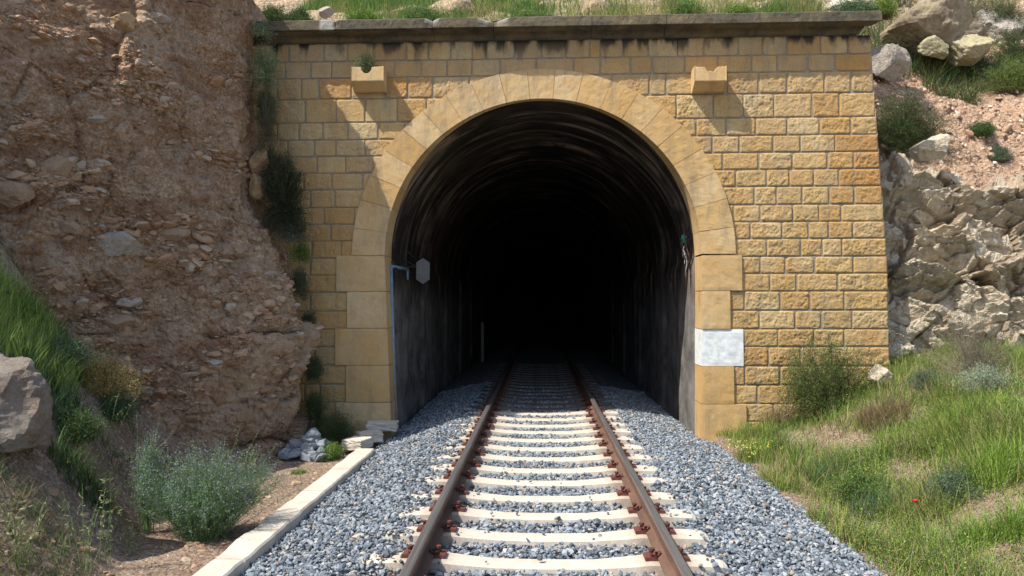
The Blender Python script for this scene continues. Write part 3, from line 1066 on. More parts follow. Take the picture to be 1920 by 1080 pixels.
for (px0, px1, py0, py1) in ((632, 722, 478, 546), (652, 724, 546, 615), (630, 725, 615, 685), (650, 728, 685, 755), (632, 730, 755, 840)):
    qblock(px0, px1, py0, py1, -1, M_dressed, (random.random(), random.uniform(.05, .25), random.uniform(.1, .3), 1))
for i_, (px0, px1, py0, py1) in enumerate(((1312, 1390, 480, 546), (1312, 1368, 546, 627), (1312, 1393, 627, 686), (1310, 1375, 686, 756), (1308, 1398, 756, 850))):
    if i_ == 2:
        qblock(px0, px1, 617, py1, 1, M_whitestone, (.5, 0, 0, 1), 'jamb stone painted white', .03)
    else:
        qblock(px0, px1, py0, 617 if i_ == 1 else py1, 1, M_dressed, (random.uniform(.4, 1), random.uniform(.1, .35), random.uniform(0, .1), 1))

# cornice: slab over a cove, in lengths
zc_top = at(1000, 30, WY - .29).z
zc_mid = at(1000, 50, WY - .29).z
zc_cov = at(1000, 70, WY - .08).z
cx0, cx1 = WL, at(1655, 45, WY - .29).x
joints = [cx0, -4.3, at(628, 40, WY - .29).x, at(810, 40, WY - .29).x, at(925, 40, WY - .29).x, at(1110, 40, WY - .29).x, at(1250, 40, WY - .29).x, at(1425, 40, WY - .29).x, cx1]
prof = [(.55, zc_cov - .02), (-.03, zc_cov - .02), (-.06, zc_cov), (-.075, zc_cov + .04), (-.11, zc_cov + .075), (-.17, zc_mid - .03), (-.235, zc_mid - .012), (-.24, zc_mid), (-.285, zc_mid + .004), (-.29, zc_mid + .012), (-.29, (zc_mid + zc_top) / 2), (-.285, zc_top - .012), (-.27, zc_top), (.0, zc_top + .01), (.55, zc_top + .02)]
cor = MB()
P = np.array(prof)
for a_, b_ in zip(joints[:-1], joints[1:]):
    last = b_ == cx1
    n = max(6, int((b_ - a_) / .04))
    xs = np.linspace(a_ + .004, b_ - .004, n)
    off = random.uniform(-.006, .006)
    G = []
    for x in xs:
        Yv = WY + P[:, 0] + off; Zv = P[:, 1] + off * .5
        xx = np.full(len(P), x)
        if last:                                    # the moulding returns round the end: pull the lower part in
            tpos = (x - xs[0]) / (xs[-1] - xs[0])
            xx = xs[0] + (xs[-1] - xs[0] - (.29 + np.clip(P[:, 0], -.29, 0)) * .95) * tpos
        q = np.stack([xx, Yv, Zv], 1)
        nzv = fbm(q * 6, 4, 12); nz2 = fbm(q * 25, 2, 13)
        q[:, 1] += (.010 * nzv + .004 * nz2) * (P[:, 0] < 0)
        q[:, 2] += .006 * nzv
        # chips in the top edge
        for (cxp, wd, dp) in ((810, .10, .05), (925, .26, .09), (628, .06, .03), (1180, .08, .02), (1490, .1, .02)):
            xcp = at(cxp, 30, WY - .29).x
            f = max(0, 1 - abs(x - xcp) / wd)
            mk_ = (P[:, 1] > zc_mid + .03) & (P[:, 0] < -.2)
            q[mk_, 2] -= f * dp * (.7 + .3 * nzv[mk_])
            q[mk_, 1] += f * dp * .7
        G.append(q)
    G = np.array(G)
    cl = np.zeros((G.shape[0] * G.shape[1], 4)); cl[:, 3] = 1
    gg = G.reshape(-1, 3)
    for (cxp, wd) in ((925, .22), (810, .1), (612, .11)):
        xcp = at(cxp, 30, WY - .29).x
        cl[:, 0] = np.maximum(cl[:, 0], ((np.abs(gg[:, 0] - xcp) < wd) & (gg[:, 2] > (zc_top - .06 if cxp != 612 else zc_mid)) & (gg[:, 1] < WY)) * .8)
    cor.add(gg, gridF(*G.shape[:2]), cl)
    k = len(P)
    m_ = cor.n - len(gg)
    cor.F.setdefault(k, []).append(np.array([list(range(k)), list(range(len(gg) - k, len(gg)))[::-1]]) + m_)
cor.build('cornice', M_cornice, portal, smooth=False)

# corbels with a notch in the top
def corbel(px, w_px, notch, label):
    a_ = at(px, 125, WY - .28); b_ = at(px + w_px, 150, WY - .28)
    x0, x1 = a_.x, b_.x
    zt, zm = a_.z, at(px, 152, WY - .28).z
    zb2 = at(px, 176, WY).z
    mb = MB()
    W = x1 - x0
    tops = [(0, 0)] + notch + [(1, 0)]
    top = [(x0 + W * t_, zt - d) for t_, d in tops]
    n = len(top)
    # front face fans, bevelled underside, sides
    yf, yb = WY - .28, WY + .1
    V = [(x, yf, z) for x, z in top] + [(x, yf, zm) for x, z in top] + [(x, yb, z) for x, z in top] + [(x, WY - .10, zb2) for x, z in top] + [(x, yb, zb2) for x, z in top]
    F = []
    for i in range(n - 1):
        F += [[i, i + 1, n + i + 1, n + i][::-1], [i, i + 1, 2 * n + i + 1, 2 * n + i], [n + i, n + i + 1, 3 * n + i + 1, 3 * n + i][::-1], [3 * n + i, 3 * n + i + 1, 4 * n + i + 1, 4 * n + i][::-1]]
    V = np.array(V)
    mb.add(V, F, (.35, .1, .0, 1))
    e0 = [0, n, 3 * n, 4 * n, 2 * n]; e1 = [n - 1, 2 * n - 1, 4 * n - 1, 5 * n - 1, 3 * n - 1][::-1]
    mb.F.setdefault(5, []).append(np.array([e0, e1]))
    o = mb.build('corbel', M_dressed, portal)
    bv = o.modifiers.new('bevel', 'BEVEL'); bv.width = .008; bv.segments = 2; bv.limit_method = 'ANGLE'
    o['label'] = label
    return o


def carc(c, r_, n=7):
    return [(c - r_ * math.cos(t), .002 + r_ * math.sin(t) * .62) for t in np.linspace(0.05, math.pi - .05, n)]  # round notch


corbel(658, 61, carc(.47, .17), 'stone corbel with a plant growing from its notch')
corbel(1302, 60, [(.32, .005), (.38, .05), (.44, .075), (.52, .062), (.60, .08), (.67, .055), (.72, .005)], 'stone corbel with a bare jagged notch')

# ---------------- lining of the tunnel
def lining():
    th = np.linspace(0, math.pi, 64)
    low = np.linspace(-.9, ZS, 22)[:-1]
    right = [(2.395 + .0 * z, z) for z in low]
    arc = [(2.44 * math.cos(t), ZS + 2.42 * math.sin(t)) for t in th]
    left = [(-2.36, z) for z in low[::-1]]
    S_ = np.array(right + arc + left)
    al = np.concatenate([[0], np.cumsum(np.linalg.norm(np.diff(S_, axis=0), axis=1))])
    ys = np.concatenate([np.arange(WY + .07, WY + 14, .08), np.arange(WY + 14, 90, 1.0)])
    G = np.zeros((len(ys), len(S_), 3))
    ctr_ = np.array([0, ZS])
    dirn = S_ - ctr_; dirn[S_[:, 1] < ZS] = np.stack([np.sign(S_[S_[:, 1] < ZS][:, 0]), 0 * S_[S_[:, 1] < ZS][:, 0]], 1)
    dirn /= np.linalg.norm(dirn, axis=1)[:, None]
    for i, y in enumerate(ys):
        p = np.stack([S_[:, 0], np.full(len(S_), y), S_[:, 1]], 1)
        d = .022 * fbm(p * np.array([.8, 2.5, .8]), 3, 20) + .012 * math.sin(y * 5.2) * (S_[:, 1] > 1.0)
        step = .05 * (1 if ((y - WY) % 3.4) > 1.7 else 0)
        if y < WY + 1.2: step = .0
        if y < WY + .55: d = d * 0 + .004
        ymin = np.array([WY + rdep(math.atan2(max(b - ZS, 0), a)) - .02 for a, b in S_])
        p[:, 1] = np.maximum(y, ymin)
        G[i, :, 0] = XC + S_[:, 0] + dirn[:, 0] * (d + step) + max(0, y - 40) ** 2 * .006
        G[i, :, 1] = p[:, 1]
        G[i, :, 2] = S_[:, 1] + dirn[:, 1] * (d + step)
    cl = np.zeros((len(ys), len(S_), 4)); cl[..., 3] = 1
    cl[..., 0] = al[None] * .35
    cl[..., 1] = 0
    zz = S_[:, 1]
    cl[..., 2] = sstep(ZS - .2, ZS - 1.0, zz)[None] * 1.0
    mb = MB()
    mb.add(G.reshape(-1, 3), gridF(len(ys), len(S_), True), cl.reshape(-1, 4))
    A_ = G[0]; B_ = A_ + np.stack([dirn[:, 0], 0 * dirn[:, 0], dirn[:, 1]], 1) * 1.3
    n_ = len(A_)
    mb.add(np.concatenate([A_, B_]), [[i, i + 1, n_ + i + 1, n_ + i] for i in range(n_ - 1)], np.concatenate([cl[0], cl[0]]))
    return mb.build('tunnel_lining', M_lining, smooth=True)


tag(lining(), 'dark soot stained vaulted lining inside the tunnel', 'tunnel')
# added unseen cap over the far end, keeps the bore black
mk('tunnel_end_cap', [[-6, 89, -2], [30, 89, -2], [30, 89, 8], [-6, 89, 8]], [[0, 1, 2, 3]], M_lining,
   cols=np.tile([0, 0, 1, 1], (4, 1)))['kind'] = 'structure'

# small fittings in the mouth of the tunnel
mb = MB()
p0, p1 = at(733, 497, WY + .33), at(741, 790, WY + .33)
mb.box((-.028, -.028, -.5), (.028, .028, 0)) if False else None
mb.tube([(p1.x, p1.y, p1.z - .1), (p0.x, p0.y, p0.z)], .028, 8)
steel = empty('steel_bracket_post', (0, 0, 0))
mb.build('post', M_blue, steel, smooth=True)
mb = MB(); q = at(764, 508, WY + 1.35)
mb.tube([(p0.x, p0.y - .01, p0.z - .02), (q.x, q.y, p0.z - .02)], .03, 6)
mb.tube([(q.x, q.y - .01, p0.z - .02), (q.x, q.y + .01, p0.z - .2)], .02, 6)
mb.build('arm', M_blue, steel, smooth=True)
tag(steel, 'slim blue grey steel post with short arm inside the left jamb', 'post')

hx = empty('track_sign', (0, 0, 0))
c_ = at(793, 508, WY + 1.9)
wd, hh, cut = .122, .235, .085
pr = [(-wd, -hh + cut), (0, -hh), (wd, -hh + cut), (wd, hh - cut), (0, hh), (-wd, hh - cut)]
mb = MB(); mb.prism([(c_.x + a, c_.z + b) for a, b in pr], c_.y, c_.y + .012); o = mb.build('plate', M_plate, hx)
mb = MB(); mb.tube([(c_.x, c_.y + .035, c_.z + .08), (c_.x - .34, c_.y + .035, c_.z + .08)], .018, 6); mb.tube([(c_.x - .1, c_.y + .035, c_.z + .08), (c_.x - .34, c_.y + .035, c_.z + .2)], .012, 6); mb.build('bracket', M_cable, hx)
tag(hx, 'pale grey elongated hexagon sign plate on the left tunnel wall', 'sign')

mb = MB()
a_, b_ = at(760, 470, WY + 1.2), at(850, 492, WY + 4.5)
t = np.linspace(0, 1, 14)
mb.tube(np.stack([-2.30 + 0 * t + XC, a_.y + (b_.y - a_.y) * t, a_.z - .12 * np.sin(t * math.pi) + (b_.z - a_.z) * t], 1), .014, 5)
tag(mb.build('wall_cable', M_cable), 'thin black cable sagging along the left tunnel wall above the sign', 'cable')

ct = empty('cable_tangle', (0, 0, 0))
tag(ct, 'tangle of loose cables and wires hanging inside the right jamb', 'cables')
r3 = np.random.default_rng(5)
for mat, n, rad, nm in ((M_cableb, 7, .008, 'brown_cable'), (M_cableg, 4, .006, 'grey_wire')):
    mb = MB()
    for k in range(n):
        p0 = at(1290 + r3.uniform(-4, 4), 425 + r3.uniform(-3, 30), WY + .75)
        p1 = at(1294 + r3.uniform(-12, 4), 500 + r3.uniform(-20, 25), WY + .65)
        t = np.linspace(0, 1, 16)
        P = np.array(p0)[None] * (1 - t)[:, None] + np.array(p1)[None] * t[:, None]
        P[:, 0] += -.05 * np.sin(t * math.pi) * r3.uniform(-.2, 1.4) + .02 * np.sin(t * 9 + k)
        P[:, 1] += .06 * np.sin(t * 7 + k * 2)
        P[:, 0] = np.minimum(P[:, 0], XC + 2.38)
        mb.tube(P, rad, 5)
    mb.build(nm, mat, ct, smooth=True)
mb = MB(); g0 = at(1281, 448, WY + .7); mb.tube([(g0.x - .0, g0.y, g0.z + .07), (g0.x, g0.y, g0.z + .02), (g0.x + .01, g0.y, g0.z - .06)], [.02, .042, .03], 8)
mb.build('green_connector', M_green, ct)

mb = MB(); b0 = at(905, 682, 24.5); mb.box((b0.x - .05, 24.45, -.35), (b0.x + .05, 24.55, b0.z + 1.35)); mb.prism([(b0.x - .05, b0.z + 1.35), (b0.x + .05, b0.z + 1.35), (b0.x, b0.z + 1.42)], 24.45, 24.55)
tag(mb.build('marker_post', M_plate), 'slim grey post standing deep inside the tunnel on the left', 'post')

# ================================================================== LEFT EARTH BANK
levels_z = np.array([-.7, 1.1, 1.75, 2.5, 3.2, 4.7])
#        foot..                                            crest (x, y, z)
cols_ = [
    ([-3.75, -3.75, -3.75, -3.8, -3.9, -4.3], [11.8] * 6, (-4.3, 11.8, 6.3)),
    ([-3.65, -3.68, -3.7, -3.8, -3.85, -4.3], [11.15] * 6, (-4.35, 11.2, 6.5)),
    ([-3.4, -3.45, -3.55, -3.85, -3.98, -4.1], [10.5] * 6, (-4.2, 10.7, 6.8)),
    ([-3.12, -3.2, -3.35, -3.8, -3.93, -3.99], [10.0, 10, 10, 10, 10, 10.1], (-4.3, 10.3, 6.9)),
    ([-3.5, -3.55, -3.75, -4.1, -4.25, -4.35], [9.4, 9.45, 9.5, 9.55, 9.6, 9.7], (-4.5, 9.8, 6.8)),
    ([-4.5, -4.6, -4.7, -4.8, -4.9, -5.05], [8.6, 8.7, 8.75, 8.8, 8.85, 9.0], (-5.25, 9.15, 6.6)),
    ([-5.7, -5.8, -5.85, -5.9, -5.95, -6.1], [7.5, 7.6, 7.65, 7.7, 7.8, 7.9], (-6.5, 8.3, 5.9)),
    ([-6.1, -6.25, -6.3, -6.4, -6.5, -6.7], [5.8, 5.85, 5.9, 5.9, 6.0, 6.1], (-7.0, 6.2, 5.3)),
    ([-6.2, -6.35, -6.4, -6.5, -6.6, -6.85], [3] * 6, (-7.1, 3, 5.3)),
    ([-6.4, -6.5, -6.55, -6.6, -6.7, -6.9], [-5] * 6, (-7.2, -5, 5.3)),
    ([-6.4, -6.5, -6.55, -6.6, -6.7, -6.9], [-30] * 6, (-7.2, -30, 5.5))]
CP = []
for xs_, ys_, cr in cols_:
    col = [(x, y, z) for x, y, z in zip(xs_, ys_, levels_z)] + [cr]
    c = np.array(cr)
    col += [tuple(c + [-.9, .25, .75]), tuple(c + [-4, .3, 3.0]), tuple(c + [-30, 0, 12])]
    CP.append(col)
CP = np.array(CP)                      # nu, nv, 3


def resample(A, ax, n_list):
    """A along ax, linear + smoothing, n_list points per segment"""
    A = np.moveaxis(A, ax, 0)
    out = []
    for k in range(len(A) - 1):
        t = np.linspace(0, 1, n_list[k], endpoint=False)[:, None, None]
        # Catmull-Rom
        p0 = A[max(k - 1, 0)]; p1 = A[k]; p2 = A[k + 1]; p3 = A[min(k + 2, len(A) - 1)]
        lin = p1 + (p2 - p1) * t
        cr_ = .5 * ((2 * p1) + (-p0 + p2) * t + (2 * p0 - 5 * p1 + 4 * p2 - p3) * t ** 2 + (-p0 + 3 * p1 - 3 * p2 + p3) * t ** 3)
        out.append(.5 * lin + .5 * cr_)
    out.append(A[-1][None])
    return np.moveaxis(np.concatenate(out), 0, ax)


G = resample(CP, 0, [12, 32, 26, 34, 50, 70, 50, 30, 20, 10])
G = resample(G, 1, [60, 30, 34, 34, 66, 74, 24, 14, 6])
nrm = normals(G)
if nrm[60, 100, 0] < 0 and nrm[60, 100, 1] > 0: nrm = -nrm
sgn = np.sign((nrm[..., :2] * np.array([.6, -.75])).sum(-1).mean()); nrm *= sgn
p = G.reshape(-1, 3)
lowm = sstep(2.6, 1.4, p[:, 2]) * sstep(8.6, 9.6, p[:, 1]) * .9
d = .24 * fbm(p * np.array([1.1, 1.1, .6]), 3, 2) + .13 * fbm(p * 2.6, 4, 5)
d += .13 * facets(p * np.array([1.5, 1.5, 1.1]), 3, .9) * sstep(-.3, .3, fbm(p * .7, 2, 12))
ledge = fbm(p * np.array([1.2, 1.2, 5.0]), 4, 14)
d += .07 * ledge
fc = facets(p * np.array([2.6, 2.6, 3.6]), 9, .8)
msk = sstep(-.15, .35, fbm(p * .8, 2, 71))
d += .075 * fc * (msk * .8 + lowm)
d += .045 * facets(p * np.array([6, 6, 8.]), 19, .8) * (.45 + .5 * msk + .4 * lowm)
d += .02 * facets(p * 14, 29, .8)
qb = np.stack([(p[:, 0] - p[:, 1]) * .7 + .3 * p[:, 2], 0 * p[:, 0], p[:, 2]], 1) + .06 * np.stack([fbm(p * 3, 2, 81), 0 * p[:, 0], fbm(p * 3, 2, 82)], 1)
f1_, f2_, ci_, ve_ = voro(qb * np.array([1.7, 1, 1.3]) + .5, 83)
cr_b = np.clip((f2_ - f1_) / .09, 0, 1)
hb = ve_[:, 0] * (ci_[:, 0] - .5) * 2 + ve_[:, 2] * (ci_[:, 2] * 1.2 + .1) + (ci_[:, 1] - .5)
frac = np.maximum(lowm / .9, .55 * sstep(.1, .4, fbm(p * .7, 2, 90)))
d = d * (1 - .45 * frac) + frac * (.24 * hb - .08 * (1 - cr_b))
gully = np.exp(-((p[:, 0] + 4.05 + .1 * np.sin(p[:, 2] * 2)) / .14) ** 2) * sstep(.5, 1.2, p[:, 2]) * (p[:, 2] < 2.3)
d -= .10 * gully
d *= sstep(11.2, 10.2, p[:, 1]) * .75 + .25
d *= np.where(p[:, 2] > 7.6, .4, 1)
near = (p[:, 1] > 9.2) & (p[:, 1] < 11.3) & (p[:, 2] < 7)
d = d - d[near].mean() * sstep(8.5, 9.5, p[:, 1])
BKV = p + nrm.reshape(-1, 3) * d[:, None]
BKV[:, 0] -= sstep(8.8, 9.8, p[:, 1]) * (.15 + .09 * sstep(2.0, 3.5, p[:, 2])) * (p[:, 2] < 9)
BKN = nrm.reshape(-1, 3)
bf = gridF(*G.shape[:2]); bc = BKV[bf].mean(1)
bm = ((bc[:, 1] > 9.3 + .25 * fbm(bc * 2, 2, 8)) & (bc[:, 2] < 2.1 + .6 * fbm(bc * 1.5, 3, 4)) & (bc[:, 2] > .1)).astype(int)
mk('earth_bank', BKV, bf, None, mats=[M_bank, M_bankrock], midx=bm, smooth=False)['kind'] = 'structure'

# stones standing out of the bank
bn = G.shape
r4 = np.random.default_rng(21)
vis = np.where((BKV[:, 1] > 6.0) & (BKV[:, 1] < 11.1) & (BKV[:, 2] > -.4) & (BKV[:, 2] < 7.4))[0]
dens = .25 + 1.2 * sstep(-.1, .4, fbm(BKV[vis] * np.array([.9, .9, 1.6]), 3, 55))
dens *= np.where((BKV[vis, 0] > -4.3) & (BKV[vis, 2] > 2.4), .45, 1)
dens = dens ** 2.2
dens /= dens.sum()
pick = r4.choice(vis, 15000, p=dens)
sz = (.013 * (1 - r4.random(15000)) ** (-.58)).clip(.012, .115)
pos = BKV[pick] + r4.normal(size=(15000, 3)) * .015 - BKN[pick] * sz[:, None] * .35
V, F, _ = scatter_stones(pos, sz, flat=.6, sub=2, r=r4)
tag(mk('embedded_stones', V, F, M_embed), 'small brown stones sticking out of the earth bank', 'stones', kind='stuff')


def on_bank(px, py, lift=0.0):
    """nearest point of the bank surface seen at px, py"""
    best = None
    o0 = np.array(CAM); dd = np.array(at(px, py, 10.)) - o0; dd /= np.linalg.norm(dd)
    v = BKV - o0
    t = v @ dd
    dist = np.linalg.norm(v - t[:, None] * dd, axis=1)
    c = np.where((dist < .06) & (t > 0))[0]
    if not len(c): c = [int(np.argmin(dist + (t < 0) * 99))]
    i = c[int(np.argmin(t[c]))]
    return BKV[i] + BKN[i] * lift, BKN[i]


for (px, py, sx, sz_, seed, mt, lab) in (
        (238, 38, .17, .12, 3, M_orangerock, 'ochre and grey stone near the top of the earth bank'),
        (330, 432, .22, .085, 8, M_brownrock, 'flat pale brown slab lying in the middle of the earth bank'),
        (228, 452, .27, .13, 12, M_boulder, 'big dusty grey stone left of the flat slab in the bank'),
        (112, 312, .18, .14, 17, M_brownrock, 'blocky brown stone in the left part of the earth bank'),
        (10, 350, .25, .14, 23, M_brownrock, 'wide brown stone cut by the left edge of the view'),
        (300, 30, .16, .07, 29, M_boulder, 'grey stone at the very top of the bank beside a dark hollow'),
        (140, 425, .10, .09, 31, M_brownrock, 'rounded reddish stone beside the hollow in the bank'),
        (195, 118 + 300, .06, .05, 37, M_boulder, 'small grey stone below the hollow in the bank'),
        (178, 215, .12, .05, 41, M_boulder, 'thin tilted grey stone high in the earth bank'),
        (240, 570, .13, .08, 43, M_boulder, 'pale grey stone above the grassy foot of the bank'),
        (215, 600, .17, .10, 47, M_brownrock, 'brown stone low in the bank above the dry cushion shrub')):
    q, n_ = on_bank(px, py, -.02)
    lump('bank_stone', mt, q, (sx, .6 * sx, sz_), seed, lab, 'stone', rotz=.5, group='larger stones in the earth bank', sub=4, tilt=(0, random.uniform(-.25, .25)))

# outcrop wedge between bank corner and wall: ragged rock
for k, (px, py, Yq, s3, lab) in enumerate(((489, 300, 10.6, (.14, .2, .22), 'upper pale stone wedged between bank and portal wall'), (487, 350, 10.55, (.13, .2, .18), 'lower brown stone wedged between bank and portal wall'))):
    q = at(px, py, Yq)
    lump('wedged_stone', M_orangerock, q, s3, 70 + k, lab, 'stone', group='wedged stones')

# boulder on the left, grey rubble heap
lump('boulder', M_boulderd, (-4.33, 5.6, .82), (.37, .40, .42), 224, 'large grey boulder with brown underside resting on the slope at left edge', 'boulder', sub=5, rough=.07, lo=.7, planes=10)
heap = MB()
r6 = np.random.default_rng(3)
hc = np.array(at(582, 870, 9.7)); hc[2] = zg(np.array([hc[0]]), np.array([hc[1]]))[0]
for k in range(60):
    V, F = rock_shape(300 + k, 3, 9, .10, .42)
    a = r6.uniform(0, 6.28); rr_ = .33 * math.sqrt(r6.random())
    h = max(0, .34 * (1 - rr_ / .36))
    s3 = r6.uniform(.05, .11)
    heap.add((V * np.array([1.2, 1, .75])) @ rotm(r6).T * s3 + hc + np.array([rr_ * math.cos(a) * 1.05, rr_ * math.sin(a) * .8, h * r6.uniform(.5, 1)]), F)
tag(heap.build('rubble_heap', M_greyrubble), 'heap of blue grey rubble beside the far end of the kerb', 'rubble')

# loose stones on the left soil
NL = 1500
xq = rng.uniform(-4.6, -2.56, NL); yq = rng.uniform(4.2, 11, NL)
zq = zg(xq, yq)
sz = (.010 * (1 - rng.random(NL)) ** (-.5)).clip(.01, .06)
V, F, _ = scatter_stones(np.stack([xq, yq, zq], 1), sz, flat=.6, sub=2)
tag(mk('loose_stones', V, F, M_embed), 'loose small stones strewn over the soil left of the kerb', 'stones', kind='stuff')

# ================================================================== HILLSIDE, RIGHT
xs = np.concatenate([np.arange(-40, -6, 2.), np.arange(-6, 4.92, .12), [4.93], np.arange(4.95, 10, .04), np.arange(10, 16, .2), np.arange(16, 50, 3.)])
prof5 = np.array([(11.9, -.9), (12.0, 1.0), (12.2, 3.0), (12.4, 3.9), (13.5, 5.85), (14.3, 6.5), (17, 9.3), (24, 14.5), (60, 34)])
prof8 = np.array([(12.0, -.9), (12.05, 1.0), (12.2, 2.6), (12.45, 3.4), (13.5, 5.0), (14.2, 5.7), (17, 9.0), (24, 14.0), (60, 34)])
prof14 = np.array([(11.0, 0.5), (11.2, 2.0), (11.5, 3.), (11.9, 3.8), (12, 5.2), (13.5, 6.0), (17, 8.8), (24, 14.0), (60, 34)])
profL = np.array([(11.8, 5.75), (11.8, 5.76), (11.8, 5.77), (11.8, 5.78), (12.3, 6.12), (13.0, 6.75), (17, 9.4), (24, 14.5), (60, 34)])
seg = [12, 30, 20, 60, 34, 60, 14, 8]
PG = []
for x in xs:
    if x < 4.94: pf = profL
    elif x < 8: pf = prof5 + (prof8 - prof5) * (x - 4.94) / 3.06
    elif x < 14: pf = prof8 + (prof14 - prof8) * (x - 8) / 6
    else: pf = prof14
    PG.append([(x, a, b) for a, b in pf])
G = resample(np.array(PG), 1, seg)
p = G.reshape(-1, 3)
nrm = normals(G); nrm *= -np.sign(nrm[..., 1].mean())
d = .10 * fbm(p * .9, 4, 6) + .05 * fbm(p * 4, 3, 8)
scr = sstep(3.4, 4.2, p[:, 2]) * (p[:, 0] > 4.94)
d += scr * (.06 * facets(p * 4.5, 44, .8) + .03 * facets(p * 10, 45, .8))
up = sstep(6.4, 7.2, p[:, 2])
d += up * (.25 * facets(p * .9, 61, .8) + .1 * fbm(p * 2, 4, 3))
d *= np.where((p[:, 0] < 4.94) & (p[:, 1] < 12.2), .3, 1)
HV = p + nrm.reshape(-1, 3) * d[:, None]
HN = nrm.reshape(-1, 3)
F = gridF(*G.shape[:2])
fc_ = HV[F].mean(1)
midx = ((fc_[:, 0] > 4.9) & (fc_[:, 2] < 6.4 + .25 * np.sin(fc_[:, 0] * 3))).astype(int)
mk('hillside', HV, F, None, mats=[M_hill, M_scree], midx=midx, smooth=True)['kind'] = 'structure'

vis = np.where((HV[:, 0] > 4.9) & (HV[:, 0] < 9.5) & (HV[:, 2] > 3.4) & (HV[:, 2] < 7))[0]
pick = r4.choice(vis, 2600)
sz = (.014 * (1 - r4.random(2600)) ** (-.5)).clip(.013, .10)
V, F, _ = scatter_stones(HV[pick] + r4.normal(size=(2600, 3)) * .03, sz, flat=.75, sub=2, r=r4, nrm=HN[pick])
tag(mk('scree_stones', V, F, M_screest), 'pinkish loose stones covering the scree slope right of the portal', 'stones', kind='stuff')

# limestone face
u_ = np.linspace(0, 1, 360); v_ = np.linspace(0, 1, 240)
U, Vv = np.meshgrid(u_, v_, indexing='ij')
Xf = 5.06 + U * 6.0
ztop = np.interp(Xf, [5.0, 5.5, 6.2, 7.3, 9.6, 11], [3.95, 4.1, 4.05, 3.6, 3.4, 3.4])
Zf = .0 + (ztop + .0) * Vv
Yf = 11.3 - .35 * U * 1.3 + .75 * Vv ** 1.3 + np.where(Vv > .93, (Vv - .93) * 6, 0)
G = np.stack([Xf, Yf, Zf], -1)
nrm = normals(G); nrm *= -np.sign(nrm[..., 1].mean())
p = G.reshape(-1, 3)
skew = p.copy(); skew[:, 0] += .25 * p[:, 2]; skew += .12 * np.stack([fbm(p * 2, 3, 1), fbm(p * 2, 3, 2), fbm(p * 2, 3, 3)], 1)
q2 = p.copy(); q2[:, 1] = 0; q2[:, 0] += .3 * p[:, 2]
q2 += .13 * np.stack([fbm(p * 2.2, 4, 1, .6), 0 * p[:, 0], fbm(p * 2.2, 4, 3, .6)], 1)


def blocks2d(q, sc, s, tilt):
    f1, f2, cid, vec = voro(q * sc + np.array([0, .5, 0]), s)
    n = (cid - .5) * 2
    h = vec[:, 0] * n[:, 0] * tilt + vec[:, 2] * (n[:, 2] * .6 + .5) * tilt + (cid[:, 1] - .5)
    return h, np.clip((f2 - f1) / .10, 0, 1)


h1, c1 = blocks2d(q2, np.array([1.35, 1, 1.7]), 91, 1.35)
h2, c2 = blocks2d(q2 + .15 * h1[:, None], np.array([3.4, 1, 4.6]), 92, 1.3)
h3, c3 = blocks2d(q2 + .1 * h2[:, None], np.array([7, 1, 8.]), 93, 1.0)
d = .38 * h1 - .05 * (1 - c1) + .13 * h2 - .02 * (1 - c2) + .03 * h3 + .05 * fbm(p * 5, 5, 9, .6)
lcol = np.stack([np.clip(np.maximum(.55 * (1 - c1), .45 * (1 - c2) * (h2 < .1)) + .3 * sstep(.05, .4, fbm(p * 1.7, 4, 19)), 0, 1), 0 * c1, 0 * c1, 1 + 0 * c1], 1)
smooth_low = sstep(1.9, 1.2, p[:, 2])
d *= 1 - .35 * smooth_low
d = (d - .05) * (.25 + .75 * sstep(0, .07, U.reshape(-1)))
LV = p + nrm.reshape(-1, 3) * d[:, None]
tag(mk('rock_face', LV, gridF(360, 240), M_limeface, cols=lcol, smooth=False), 'pale fractured limestone rock face right of the portal wall', 'rock face')

# rocks of the upper right
for (px, py, Yq, s3, seed, mt, lab) in (
        (1745, 62, 14.6, (.75, .6, .66), 401, M_tanrock, 'huge pale brown rock above the scree right of the cornice'),
        (1662, 118, 13.6, (.32, .3, .32), 402, M_boulder, 'white and grey rock behind the right end of the portal wall'),
        (1812, 100, 14.2, (.40, .3, .28), 403, M_yellowrock, 'yellow lichen covered rock below the huge rock'),
        (1755, 92, 14.1, (.26, .2, .2), 404, M_yellowrock, 'squat yellowish rock between huge rock and lichen rock'),
        (1750, 278, 11.75, (.27, .24, .2), 405, M_lime, 'rounded white rock on top of the limestone face'),
        (1870, 60, 15.5, (.55, .4, .4), 406, M_boulder, 'weathered grey rock in the bushes at upper right corner'),
        (1590, 20, 13.5, (.35, .3, .22), 407, M_lime, 'pale rock showing above the right half of the cornice')):
    q = at(px, py, Yq)
    lump('hill_rock', mt, q, s3, seed, lab, 'rock', rotz=random.uniform(-.5, .5), sub=5, rough=.08, planes=12, group='rocks on the hillside')
lump('pale_stone', M_lime, at(1652, 702, 10.6), (.16, .14, .12), 55, 'pale stone at the foot of the rock face beside the green bush', 'stone')
lump('cornice_stone', M_boulder, at(612, 22, WY - .05), (.10, .09, .09), 56, 'pale stone lying on the left part of the cornice', 'stone')

